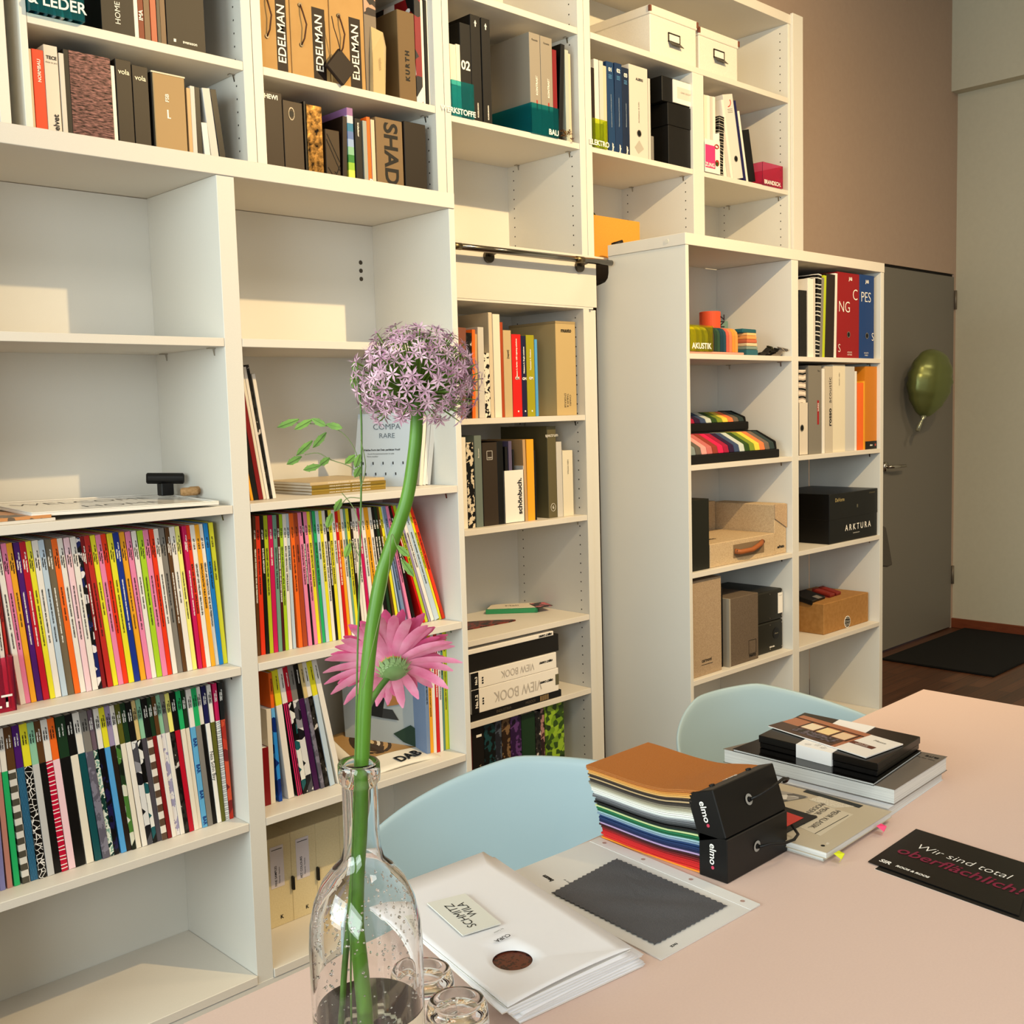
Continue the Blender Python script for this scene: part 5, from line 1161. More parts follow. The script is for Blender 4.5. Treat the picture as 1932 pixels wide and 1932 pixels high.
for z0, z1, lab in ((.4749, .588, 'lower olive black box with a round dark sticker'), (.5888, .7015, 'upper olive black box with a white paper label')):
    t = Tn('carton_box', lab, 'box'); B().box(2.556, -.302, z0, 2.738, -.06, z1).build('box_body', col('2C2A1E', .5), t, bevel=.006, seg=2)
    for x in (2.651, 2.729):
        for z in (z0 + .012, z1 - .012): B().tube([(x, -.3035, z), (x, -.3015, z)], .0025, 8).build('press_stud', STEEL, t)
    if z0 > .5: B().box(2.705, -.3032, z0 + .022, 2.736, -.3022, z1 - .015).build('paper_label', WHITE, t); text('Muster 2021', .004, t, (2.7205, -.3036, z1 - .025), DX, DZ, INK, 'CENTER')
    else: B().tube([(2.692, -.3032, .540), (2.692, -.3022, .540)], .021, 20).build('round_sticker', BLACK, t); text('silence', .0085, t, (2.692, -.3036, .540), DX, DZ, col('A8A08A'), 'CENTER'); text('hello hello', .008, t, (2.665, -.3026, .494), DX, DZ, INKW, 'CENTER', .0003)
KR = cloth('A87F4A', 'B58C56', 60, .1, .8)
t = Tn('carton_box', 'kraft carton box with a round black and white sticker', 'box'); B().box(3.035, -.300, .4749, 3.388, -.06, .596).build('box_body', KR, t, bevel=.002); b = B(); b.tube([(3.215, -.3012, .5), (3.215, -.3002, .5)], .024, 24); b.build('round_sticker', WHITE, t); b = B(); b.tube([(3.215, -.3018, .5), (3.215, -.3012, .5)], .021, 24); b.build('sticker_print', pat('wave', ('14120F', 'E2DDD2', '14120F'), 24), t)
t = Tn('key_switch', 'black module lying on the kraft carton box', 'module', (3.085, -.20, .5965), (math.radians(14), 0, .1)); B().box(-.06, -.045, 0, .06, .045, .022).build('housing', BLACK, t, bevel=.003); B().box(-.012, -.046, .022, .026, -.020, .0235).build('pale_label', col('8A8682'), t)
t = Tn('rubber_sample', 'dark red ribbed rubber piece lying on the kraft carton box', 'rubber sample', (3.225, -.20, .5965), (math.radians(12), 0, .05)); B().box(-.055, -.045, 0, .055, .045, .008).build('plate', col('7A2A22', .5), t, bevel=.002)
for x in (-.028, .026): B().box(x - .018, -.043, .008, x + .018, .043, .022).build('rib', col('8A3428', .5), t, bevel=.004, seg=2)
# foil balloon on the door
t = Tn('foil_balloon', 'olive green foil balloon hanging on the grey door', 'balloon', (5.075, .23, 1.465), (0, math.radians(14), math.radians(-20)))
b = B(); nu, nv = 28, 20
def bal(u, v):
    a = 2 * PI * u / nu; ph = -PI / 2 + PI * v / nv; r = math.cos(ph) ** .8; z = math.sin(ph); prof = 1 - .32 * max(0, -z) ** 1.5
    w = 1 + .03 * math.sin(a * 6) * abs(math.cos(ph)) + .045 * math.sin(z * 17 + 1.2 * math.sin(a * 2)) * abs(math.cos(ph))
    return (.140 * r * prof * math.cos(a) * w, .085 * r * prof * math.sin(a) * w, .185 * z)
for u in range(nu):
    for v in range(nv): b.face([bal(u, v), bal(u + 1, v), bal(u + 1, v + 1), bal(u, v + 1)])
o = b.build('balloon_body', None or newmat('olive_foil', '828A5A', .3, .5)[0], t, smooth=True); weld(o, 0, .0008)
b = B(); b.tube([(.0, 0, -.18), (-.002, 0, -.205), (-.012, .0, -.23), (-.02, 0, -.27)], [.02, .006, .01, .012], 8); b.build('inflation_neck', newmat('clear_foil', 'B8BCA8', .2, .6)[0], t, smooth=True)

# ------------------------------------------------------------------ table
t = tag(empty('table', (0, 0, 0)), 'large table with a pale rose top in the foreground', 'table')
B().prism([(-.62, -2.30), (1.555, -2.30), (1.5618, -1.3885), (-.62, -1.416)], .712, .740).build('tabletop', TABM, t, bevel=.0015, seg=2)
for x in (-.50, 1.49):
    for y in (-2.20, -1.64): B().prism([(x - .03, y - .03), (x + .03, y - .03), (x + .03, y + .03), (x - .03, y + .03)], 0, .712).build('leg', OAK, t, bevel=.003)
B().box(-.52, -1.86, .66, 1.50, -1.82, .712).build('apron', OAK, t)
# shell chairs
def chair(loc, rz, lab):
    t = Tn('shell_chair', lab, 'chair', loc, (0, 0, rz), 'pale blue shell chairs at the table')
    b = B(); nt_, nr = 40, 14; A0 = math.radians(118)
    def P(i, j):
        s = -1 + 2 * i / nt_; a = s * A0; e = abs(s); H = .758 - .160 * max(0, (e - .15) / .85) ** 1.05 - .16 * max(0, (e - .84) / .16) ** 2.2
        v = j / nr; z = .455 + (H - .455) * v ** 1.35; r = .180 + .102 * v ** .55 + .012 * v; rx = r * 1.03; ry = r * .98
        return Vector((rx * math.sin(a), ry * math.cos(a), z))
    for i in range(nt_):
        for j in range(nr): b.face([P(i, j), P(i, j + 1), P(i + 1, j + 1), P(i + 1, j)])
    for i in range(nt_): b.face([P(i, 0), P(i + 1, 0), (P(i + 1, 0) * .5) + Vector((0, -.03, .2225)), (P(i, 0) * .5) + Vector((0, -.03, .2225))]); b.face([(P(i, 0) * .5) + Vector((0, -.03, .2225)), (P(i + 1, 0) * .5) + Vector((0, -.03, .2225)), Vector((0, -.06, .440))])
    b.face([P(0, 0), P(nt_, 0), Vector((.17, -.22, .452)), Vector((-.17, -.22, .452))]); b.face([P(0, 0), (P(0, 0) * .5) + Vector((0, -.03, .2225)), Vector((0, -.06, .44)), (P(nt_, 0) * .5) + Vector((0, -.03, .2225)), P(nt_, 0)])
    o = b.build('shell', SHELL, t, smooth=True); weld(o, 0, .0005); md = o.modifiers.new('s', 'SOLIDIFY'); md.thickness = .009; md.offset = 0; md2 = o.modifiers.new('sub', 'SUBSURF'); md2.levels = 1; md2.render_levels = 1
    for sx in (-1, 1):
        for sy in (-1, 1): B().tube([(sx * .11, sy * .11, .44), (sx * .225, sy * .225, .0)], [.016, .010], 12).build('leg', OAK, t, smooth=True)
    return t
chair((.410, -1.285, 0), math.radians(-62), 'pale blue shell chair nearer the bottle, behind the folders')
chair((1.185, -1.370, 0), math.radians(-10), 'pale blue shell chair farther right, behind the black box pile')

# folders
FW = newmat('white_card_stock', 'E6E4E6', .55)[0]
C4 = [(.2635, -1.3635), (.194, -1.6875), (.012, -1.673), (.0735, -1.3545)]
def quadlerp(Q, u, v): a = Vector(Q[0]).lerp(Vector(Q[1]), v); b_ = Vector(Q[3]).lerp(Vector(Q[2]), v); return a.lerp(b_, u)
FOLD = ['lowest', 'second from the bottom', 'third from the bottom', 'fourth from the bottom', 'fifth from the bottom', 'sixth from the bottom', 'seventh from the bottom', 'topmost, with a label and round window']
rs = random.Random(4)
for k in range(8):
    if k < 7: dx, dy, rz = .022 - .0035 * k + rs.uniform(-.004, .004), -.006 + .003 * k * .2, math.radians(rs.uniform(-2.2, 1.4))
    else: dx = dy = rz = 0
    cx = sum(p[0] for p in C4) / 4; cy = sum(p[1] for p in C4) / 4; t = Tn('folder', FOLD[k] + ' white folder of the stack on the table' if k < 7 else 'white folder on top of the stack, with a label and round window', 'folder', (cx + dx, cy + dy, .7404 + k * .0030), (0, 0, rz), 'stack of white folders')
    Q = [(p[0] - cx, p[1] - cy) for p in C4]; zt = .0026; n = 14; lift = .010 if k > 3 else .005
    def top(u, v, e=0.): q = quadlerp(Q, u, v); return (q.x, q.y, (zt if k < 7 else .0036) + lift * math.sin(PI * min(1, max(0, v)) ) * .0 + e + (.0055 if k == 7 else .0010) * (4 * u * (1 - u)) * v ** 3 * .6)
    b = B(); hole = k == 7
    if hole:
        b2 = B(); hc = (-(cx) + .0822, -(cy) - 1.608)
        NA = 60; Rh = .0225
        def edge_uv(a):
            d_ = Vector((math.cos(a), math.sin(a))); best = None
            for e in range(4):
                p, q = Vector(Q[e]), Vector(Q[(e + 1) % 4]); w_ = q - p; den = d_.x * w_.y - d_.y * w_.x
                if abs(den) < 1e-9: continue
                rx_, ry_ = p.x - hc[0], p.y - hc[1]; tt = (rx_ * w_.y - ry_ * w_.x) / den; ss = (rx_ * d_.y - ry_ * d_.x) / den
                if tt > 0 and -1e-6 <= ss <= 1 + 1e-6 and (best is None or tt < best[0]): best = (tt, e, ss)
            _, e, ss = best; return [(0, ss), (ss, 1), (1, 1 - ss), (1 - ss, 0)][e]
        corner_a = [math.atan2(q[1] - hc[1], q[0] - hc[0]) % (2 * PI) for q in Q]; angs = sorted(set([round(2 * PI * i / NA, 6) for i in range(NA)] + [round(a, 6) for a in corner_a]))
        for i in range(len(angs)):
            aa, ab = angs[i], angs[(i + 1) % len(angs)]
            ci = Vector((hc[0] + Rh * math.cos(aa), hc[1] + Rh * math.sin(aa), .0036)); cj = Vector((hc[0] + Rh * math.cos(ab), hc[1] + Rh * math.sin(ab), .0036)); oi = Vector(top(*edge_uv(aa))); oj = Vector(top(*edge_uv(ab)))
            for s in range(6): b.face([ci.lerp(oi, s / 6), ci.lerp(oi, (s + 1) / 6), cj.lerp(oj, (s + 1) / 6), cj.lerp(oj, s / 6)])
    else:
        for i in range(n):
            for j in range(n): b.face([top(i / n, j / n), top(i / n, (j + 1) / n), top((i + 1) / n, (j + 1) / n), top((i + 1) / n, j / n)])
    o = b.build('cover', FW, t, smooth=True); weld(o, 0, .0001); md = o.modifiers.new('s', 'SOLIDIFY'); md.thickness = .0007; md.offset = 1
    B().prism([(quadlerp(Q, u, v).x, quadlerp(Q, u, v).y) for u, v in ((.006, .004), (.006, .994), (.994, .994), (.994, .004))], 0, .0011 if hole else .0017).build('inner_sheets', PAPER, t)
    if hole:
        B().tube([(hc[0], hc[1], .0012), (hc[0], hc[1], .0020)], .026, 30).build('fabric_sample', pat('wave', ('6E3A26', '3A1A10', '6E3A26'), 220), t)
        Lq = [(p[0] - cx, p[1] - cy) for p in ((.1035, -1.4335), (.1535, -1.4485), (.129, -1.540), (.0785, -1.5285))]
        for i in range(4): pass
        B().prism(Lq[::-1], .0062, .0078).build('label_card', col('DCDBD3', .6), t)
        dr = Vector((Lq[1][0] - Lq[2][0], Lq[1][1] - Lq[2][1], 0)); up = Vector((dr.y, -dr.x, 0)) * -1
        ctr = Vector((sum(p[0] for p in Lq) / 4, sum(p[1] for p in Lq) / 4, .0082)); u_ = up.normalized(); d_ = dr.normalized()
        text('SCHMITZ', .0165, t, ctr + d_ * -.004 + u_ * .006, d_, up, INK, 'CENTER', -.0001, res=4); text('WILA', .0165, t, ctr + d_ * .006 + u_ * -.008, d_, up, INK, 'CENTER', -.0001, res=4)
        text('CURA', .0085, t, (.106 - cx + .0, -1.567 - cy, .0072), DNX, DNY, INK, 'CENTER', .0002); text('by Sattler', .004, t, (.115 - cx, -1.551 - cy, .0072), DNX, DNY, INK, 'CENTER')
B().prism([(.262, -1.366), (.272, -1.368), (.204, -1.692), (.195, -1.690)], .7401, .7404).build('x', FW); bpy.data.objects.remove(bpy.data.objects['x'])
# fabric card
t = Tn('sample_card', 'white sample card with a dark grey pinked fabric swatch', 'sample card'); q = [(.4535, -1.4105), (.4265, -1.706), (.2310, -1.700), (.258, -1.400)]
B().prism(q, .7403, .7418).build('card', col('DAD7D3', .6), t)
B().prism([(q[0][0] - .0215, q[0][1]), (q[0][0], q[0][1]), (q[1][0], q[1][1]), (q[1][0] - .0215, q[1][1] - .0005)], .7419, .7424).build('binding_strip', col('E2E0DD', .5), t)
for v in (.07, .335, .635, .93):
    p = Vector(q[0]).lerp(Vector(q[1]), v) - Vector((.0105, 0)); B().lathe([(0, 0), (.0030, 0), (.0030, .0004)], 14).build('punched_hole', col('B59A90', .8), t, loc=(p.x, p.y, .7425))
sw = [(.4085, -1.482), (.392, -1.679), (.252, -1.675), (.269, -1.490)]; b = B(); pts = []
for k in range(4):
    a, e = Vector(sw[k]), Vector(sw[(k + 1) % 4]); n = int((e - a).length / .0046); nn = Vector((-(e - a).y, (e - a).x)).normalized() * -.0013
    for i in range(n): pts.append(tuple(a.lerp(e, i / n) + (nn if i % 2 else -nn)))
ctr = Vector((.330, -1.582)); m_ = cloth('5C5B5E', '69686B', 700, .5, .85)
for i in range(len(pts)):
    p, r_ = Vector(pts[i]), Vector(pts[(i + 1) % len(pts)]); prev = None
    for s in range(5):
        A_, B_ = s / 5, (s + 1) / 5; f_ = lambda w, s_: (ctr.lerp(w, s_).x, ctr.lerp(w, s_).y, .7436 + .0011 * math.sin(ctr.lerp(w, s_).x * 90 + ctr.lerp(w, s_).y * 60) * (1 - s_) ** .5)
        if s == 0: b.face([f_(p, 0), f_(r_, B_), f_(p, B_)][::-1])
        else: b.face([f_(p, A_), f_(p, B_), f_(r_, B_), f_(r_, A_)])
o = b.build('fabric_swatch', m_, t); weld(o, 0, .00001); md = o.modifiers.new('s', 'SOLIDIFY'); md.thickness = .0008; md.offset = 0
text('baum', .010, t, (.30, -1.452, .7420), (.2, 1, 0), (-1, .2, 0), INK, 'CENTER', .0006); text('FACE', .005, t, (.268, -1.690, .7420), DNX, DNY, INK, 'CENTER', .0002); text('Face up', .0045, t, (.31, -1.478, .7420), (.2, 1, 0), (-1, .2, 0), INK, 'CENTER')
o = B(); o.box(.272, -1.455, .7412, .39, -1.43, .7419); bpy.data.objects.remove(o.build('y', FW))

# leather swatch books
LO = ['E89A3A', 'D83A32', 'CF2E2C', 'C8282A', 'C22428', '9A1E22', '6E1A20', '4A1A1E', 'B8A0C4', '26305A', '1E3462', '22406E', '2A4A78', '8AA0B4', 'A8C4CC', '1E6A4A', '2A8058', 'C8D4A0', '14322A', '15140F']
UP = ['3A3C3E', '5A5C5E', '74767A', '8E9094', 'C0C4C4', 'E2E4E0', 'EAEAE4', 'E4E2DA', 'D0CEC0', 'B4AE9A', 'A49E8A', '8A8272', '4E463E', '3A322C', 'C8B08A', '3E342C', '5A4A3C', 'D8B070', 'D8A45A', 'CC9048', 'B8783C', 'B07438']
def swatch_book(cols, z0, lab, up):
    t = Tn('swatch_book', lab, 'swatch book'); n = len(cols); X0, X1, Y0, Y1 = .4535, .596, -1.600, -1.418; N = 16
    ht = (.0600 if not up else .0555); zc0 = z0
    for k, c in enumerate(cols):
        dx = random.uniform(-.0008, .0008); sk = -.00085 * (k if not up else k + 20); dy = random.uniform(-.003, .003); th = ht / n
        b = B()
        def zz(v):
            e = (k + (20 if up else 0)) / 42; base = zc0 + th * k
            w = .0065 * math.sin(v * PI * 1.25 + .15) * (.35 + .75 * e) * (-1) + .0
            return base + w * min(1, v * 3) + .001
        top_, bot = [], []
        for j in range(N):
            v0, v1 = j / N, (j + 1) / N; ya, yb = Y0 + (Y1 + dy - Y0) * v0, Y0 + (Y1 + dy - Y0) * v1; x0_, x0b, x1_, x1b = X0 + dx + sk * v0, X0 + dx + sk * v1, X1 + dx + sk * v0, X1 + dx + sk * v1; za, zb_ = max(zz(v0), .7406 + .0004 * k * (0 if up else 1)), max(zz(v1), .7406 + .0004 * k * (0 if up else 1)); g = th * .80
            if up and k == n - 1: pass
            b.face([(x0_, ya, za + g), (x1_, ya, za + g), (x1b, yb, zb_ + g), (x0b, yb, zb_ + g)]); b.face([(x0b, yb, zb_), (x1b, yb, zb_), (x1_, ya, za), (x0_, ya, za)]); b.face([(x0_, ya, za), (x0_, ya, za + g), (x0b, yb, zb_ + g), (x0b, yb, zb_)]); b.face([(x1b, yb, zb_), (x1b, yb, zb_ + g), (x1_, ya, za + g), (x1_, ya, za)])
        b.face([(x0b, yb, zb_ + g), (x1b, yb, zb_ + g), (x1b, yb, zb_), (x0b, yb, zb_)])
        b.build('leather_swatch', cloth(c, c, 350, .35, .6), t, smooth=False)
    cs = empty('swatch_case', (.450, -1.640 if not up else -1.6385, z0 if not up else z0 + .0012), (0 if not up else math.radians(-19), 0, 0)); cs.parent = t
    d_, hh = .046, (.0605 if not up else .0660); CB = col('0C0B0A', .45)
    B().box(0, 0, 0, .148, d_, hh).build('case_body', CB, cs, bevel=.0012)
    text('elmo', .0145, cs, (-.0008, d_ * .50, hh * .58), DNZ, DNY, INKW, 'CENTER', .0002, res=4); B().tube([(-.0009, d_ * .50, hh * .58 - .0185), (-.0003, d_ * .50, hh * .58 - .0185)], .0024, 12).build('printed_dot', col('C8506A'), cs)
    b = B(); c_ = Vector((.070, 0, hh * .52)); 
    for k in range(18):
        a, e = 2 * PI * k / 18, 2 * PI * (k + 1) / 18; b.face([c_ + Vector((math.cos(s) * r_, -.0009, math.sin(s) * r_)) for s, r_ in ((a, .0078), (e, .0078), (e, .0040), (a, .0040))])
    b.build('eyelet', col('A6A49E', .4), cs); B().tube([c_ + Vector((0, .004, 0)), c_ + Vector((0, -.004, 0))], .0030, 10).build('hook_pin', BLACK, cs)
    hz = .0 if not up else .028
    pts = [c_ + Vector((0, -.004, 0)), c_ + Vector((.012, -.012, .002)), c_ + Vector((.035, -.020, -.002 + hz * .3)), c_ + Vector((.060, -.022, -.003 + hz * .5)), c_ + Vector((.080, -.016, -.003 + hz * .35)), c_ + Vector((.088, -.006, -.001 + hz * .1)), c_ + Vector((.089, .0, .004 - hz * .1))]
    B().tube(pts, .0021, 8).build('hanging_hook', BLACK, cs, smooth=True)
    if up:
        text('elmo', .016, cs, (.074, d_ * .5, hh + .0006), DNX, DNY, INKW, 'CENTER', .0002)
        for x in (.030, .118): B().lathe([(0, 0), (.004, 0), (.004, .002), (0, .0028)], 12).build('rivet', BLACK, cs, loc=(x, d_ * .5, hh))
swatch_book(LO, .7402, 'lower leather swatch book with red to green sheets and black case', False)
swatch_book(UP, .8010, 'upper leather swatch book with grey to tan sheets and black case', True)

# printed matter right of the swatch books
def rect(name, Q, z0, z1, mat, lab, cat, bevel=.0008, inset=.0015, pages=None, cover=.0007):
    if pages is None: o = B().prism(Q, z0, z1).build(name, mat, bevel=bevel); return tag(o, unique(lab), cat)
    t = Tn(name, lab, cat); cx = sum(p[0] for p in Q) / len(Q); cy = sum(p[1] for p in Q) / len(Q); Qi = [(cx + (p[0] - cx) * .985, cy + (p[1] - cy) * .99) for p in Q]
    B().prism(Q, z1 - cover, z1).build('cover', mat, t); B().prism(Q, z0, z0 + cover).build('cover', mat, t); B().prism(Qi, z0 + cover, z1 - cover).build('page_block', pages, t); return t
CCW = lambda Q: Q if sum((Q[i][0] * Q[(i + 1) % 4][1] - Q[(i + 1) % 4][0] * Q[i][1]) for i in range(4)) > 0 else Q[::-1]
PG = pat('stripes', ('D9D9D6', 'C6C7C6', 'DEDEDB'), 1); m, nt, b_ = newmat('paper_block_edge', 'DCDCD8', .8); noisy(nt, b_, 4, .2, 'C9C9C6', 'E4E4E0', .2, (1, 1, 400)); PG = m
rect('magazine', CCW([(.600, -1.6955), (.795, -1.690), (.790, -1.470), (.598, -1.480)]), .7402, .7470, col('D9D6CE', .5), 'thin white magazine lying under the beige magazine', 'magazine', pages=PG)
t = rect('magazine', CCW([(.594, -1.704), (.796, -1.698), (.792, -1.480), (.592, -1.488)]), .7475, .7570, col('C4B8A2', .45), 'beige magazine with lace print and sticky notes', 'magazine', pages=PG)
B().prism(CCW([(.640, -1.668), (.746, -1.662), (.752, -1.600), (.655, -1.606)]), .7571, .7574).build('printed_panel', col('D2C8B4'), t); B().prism(CCW([(.752, -1.625), (.786, -1.655), (.784, -1.585), (.757, -1.58)]), .7571, .7575).build('printed_lace', pat('edges', ('A89C86', 'E2DAC8'), 500), t)
B().prism(CCW([(.776, -1.655), (.789, -1.655), (.794, -1.555), (.782, -1.555)]), .7571, .7576).build('dark_strip', col('2E312C'), t)
for k, (s, x, y) in enumerate((('MEHR KLASSIK.', .700, -1.640), ('MEHR GLANZ', .703, -1.621), ('MODERNE', .725, -1.607))): text(s, .0135, t, (x, y, .7578), (-1, -.06, 0), (.06, -1, 0), col('5A5246'), 'CENTER')
B().box(.642, -1.6585, .7575, .738, -1.6578, .7579).build('printed_line', INK, t); B().lathe([(0, 0), (.003, 0), (.003, .0003)], 12).build('printed_dot', INK, t, loc=(.612, -1.688, .7571)); text('gsk', .006, t, (.622, -1.690, .7575), DNX, DNY, INKW, 'CENTER')
for nm_, x, y, c in (('sticky_note', .735, -1.7045, 'F25A8A'), ('sticky_note', .605, -1.7085, 'D8DC2E')):
    b = B(); b.face([(x, y, .7535), (x + .014, y, .7535), (x + .012, y - .010, .7525), (x + .001, y - .011, .748)]); b.face([(x + .001, y - .011, .748), (x + .012, y - .010, .7525), (x + .013, y - .006, .744), (x + .002, y - .007, .7425)]); o = b.build(nm_, col(c, .5), t); md = o.modifiers.new('s', 'SOLIDIFY'); md.thickness = .0003
t = Tn('swatch_sleeve', 'small black sleeve with a red window beside the lower swatch case', 'sleeve'); B().prism(CCW([(.703, -1.556), (.699, -1.629), (.606, -1.627), (.610, -1.556)]), .7578, .7592).build('sleeve_body', col('0D0B09', .5), t); B().prism(CCW([(.684, -1.586), (.680, -1.617), (.625, -1.6165), (.628, -1.586)]), .7593, .7596).build('red_window', col('C8281E', .3), t)
rect('leaflet', CCW([(.700, -1.46), (.755, -1.475), (.765, -1.575), (.708, -1.55)]), .7577, .7588, pat('cells', ('A8A29A', 'DAD5CC', '6E6A64', 'C9C2B6'), 60), 'crumpled grey photo leaflet half under the grey catalogue', 'leaflet')
rect('catalogue', CCW([(.810, -1.686), (1.025, -1.674), (1.005, -1.405), (.803, -1.385)]), .7402, .7545, col('D4D6DA', .5), 'white catalogue under the thick grey one', 'catalogue', pages=PG)
t = rect('catalogue', CCW([(.829, -1.686), (1.0345, -1.677), (1.016, -1.414), (.826, -1.372)]), .7550, .7790, col('7E766E', .35), 'thick grey catalogue lettered ELITE', 'catalogue', pages=PG)
text('ELITE', .010, t, (1.015, -1.660, .7794), (.1, 1, 0), (-1, .1, 0), INK, 'CENTER', .0004); text('Table Top Basic Living', .006, t, (1.002, -1.645, .7794), (.1, 1, 0), (-1, .1, 0), INK, 'CENTER')
rect('catalogue', CCW([(.822, -1.655), (1.0235, -1.637), (1.016, -1.40), (.824, -1.393)]), .7795, .7838, col('0D0B09', .15), 'glossy black softcover between the thick catalogue and black box', 'catalogue', pages=PG)
t = Tn('presentation_box', 'flat black box with a white paper band on the catalogue pile', 'box'); Q = CCW([(.858, -1.423), (1.032, -1.409), (1.028, -1.633), (.851, -1.647)]); cx, cy = .942, -1.528
Qi = [(cx + (p[0] - cx) * .985, cy + (p[1] - cy) * .985) for p in Q]
B().prism(Qi, .7842, .7935).build('box_base', col('0D0B09', .3), t, bevel=.001); B().prism(Q, .7937, .8060).build('lid', col('0D0B09', .3), t, bevel=.001)
Qb = CCW([(.8545, -1.499), (1.0295, -1.481), (1.0295, -1.550), (.8505, -1.567)]); Qb2 = [(cx + (p[0] - cx) * 1.008, p[1]) for p in Qb]; B().prism(Qb2, .7841, .8066).build('paper_band', col('E8E6E4', .6), t)
b = B(); [b.lathe([(0, 0), (.006, 0), (.006, .0002)], 9, c=(.866 + .006 * (k % 2), -1.515 - .014 * k, .8067)) for k in range(3)]; b.build('printed_leaves', pat('edges', ('4A4A4A', 'E8E6E4'), 500), t)
t = Tn('brochure', 'small brochure with a warm interior photo on the black box', 'brochure'); Q = CCW([(.908, -1.411), (1.004, -1.424), (.963, -1.634), (.860, -1.622)]); B().prism(Q, .8072, .8090).build('pages', col('E6E2DC', .4), t)
def bq(u, v): a = Vector((.908, -1.411)).lerp(Vector((.860, -1.622)), v); c_ = Vector((1.004, -1.424)).lerp(Vector((.963, -1.634)), v); p = a.lerp(c_, u); return (p.x, p.y)
def bqr(nm, u0, v0, u1, v1, m_, z=.8091): B().prism(CCW([bq(u0, v0), bq(u1, v0), bq(u1, v1), bq(u0, v1)]), z, z + .0003).build(nm, m_, t)
bqr('photo_ceiling', 0, 0, 1, .70, col('B0785A', .3)); bqr('photo_floor', 0, .0, .38, .66, col('4A2E22', .3), .8094); bqr('photo_sofa', .12, .20, .34, .62, pat('noise', ('2A2628', '6A6270', '3A2A22'), 90), .8097)
for k in range(3): bqr('photo_window', .40, .20 + .16 * k, .72, .33 + .16 * k, col(('E8D8BE', 'EAD2A0', 'E2C8A8')[k], .3), .8097)
b = B(); [b.prism(CCW([bq(.36, .18 + .16 * k), bq(.80, .18 + .16 * k), bq(.80, .195 + .16 * k), bq(.36, .195 + .16 * k)]), .8099, .8101) for k in range(4)]; b.prism(CCW([bq(.78, .0), bq(.81, .0), bq(.81, .70), bq(.78, .70)]), .8099, .8101); b.build('photo_beams', col('3A1A12', .3), t)
bqr('brown_caption', .38, .70, .50, .92, col('6A3420', .3), .8094); text('Tisch- und', .005, t, (*bq(.46, .81), .8099), (-.22, -1, 0), (1, -.22, 0), INKW, 'CENTER'); text('Wohntrends', .005, t, (*bq(.41, .81), .8099), (-.22, -1, 0), (1, -.22, 0), INKW, 'CENTER')
text('Messe', .010, t, (*bq(.78, .86), .8094), (-.22, -1, 0), (1, -.22, 0), col('6E6A64'), 'CENTER')
# flyers
t = Tn('flyer', 'lower black flyer peeking out under the lettered one', 'flyer'); B().prism(CCW([(.775, -1.757), (.770, -1.925), (.602, -1.975), (.6245, -1.760)]), .7402, .7408).build('card', col('0D0B09', .5), t); B().prism(CCW([(.775, -1.757), (.770, -1.925), (.602, -1.975), (.6235, -1.759)]), .7401, .74015).build('white_back', WHITE, t)
t = Tn('flyer', 'black flyer lettered Wir sind total oberflächlich', 'flyer'); Q = CCW([(.7905, -1.739), (.7725, -1.912), (.612, -1.955), (.637, -1.743)]); B().prism(Q, .7412, .7424).build('card', col('0D0B09', .35), t); B().prism([(p[0] - .0018, p[1] - .0006) for p in Q], .7409, .74118).build('white_back', WHITE, t)
fd, fu = (-.13, -1, 0), (1, -.13, 0)
text('Wir sind total', .0245, t, (.7220, -1.838, .7428), fd, fu, INKW, 'CENTER', -.0003, res=4); text('oberflächlich!', .0335, t, (.690, -1.846, .7428), fd, fu, col('8A1E48'), 'CENTER', .0004, res=4); text('ROOS & ROOS', .0075, t, (.645, -1.803, .7428), fd, fu, INKW, 'CENTER', .0003); text('SIR', .013, t, (.650, -1.762, .7428), fd, fu, INKW, 'CENTER', .0004)
text('NEU', .02, t, (.64, -1.95, .73), DX, DY, INKW); bpy.data.objects.remove(t.children[-1])
B().prism(CCW([(.690, -1.934), (.670, -1.946), (.60, -1.99), (.64, -1.99)]), .7409, .7411).build('orange_corner', col('E8743A'), t)

# ------------------------------------------------------------------ tumblers
def tumbler(x, y, lab, s=1.):
    t = Tn('water_glass', lab, 'glass', (x, y, .7403), (0, 0, 0), 'upside-down water glasses'); H = .080 * s
    pr = [(.0335 * s, 0), (.0320 * s, .02 * s), (.0312 * s, .045 * s), (.0298 * s, H - .012), (.0285 * s, H - .004), (.0265 * s, H), (.0215 * s, H), (.0195 * s, H - .0035), (0, H - .0040), (0, H - .0105), (.0225 * s, H - .0125), (.0268 * s, H - .017), (.0285 * s, .045 * s), (.0295 * s, .02 * s), (.0312 * s, 0), (.0335 * s, 0)]
    o = B().lathe(pr[::-1], 48).build('glass_body', CLEAR, t, smooth=True); weld(o, 0, .00005)
tumbler(-.0785, -1.6995, 'upside-down water glass in front of the white folders')
tumbler(-.0640, -1.6330, 'upside-down water glass half hidden behind the bottle')

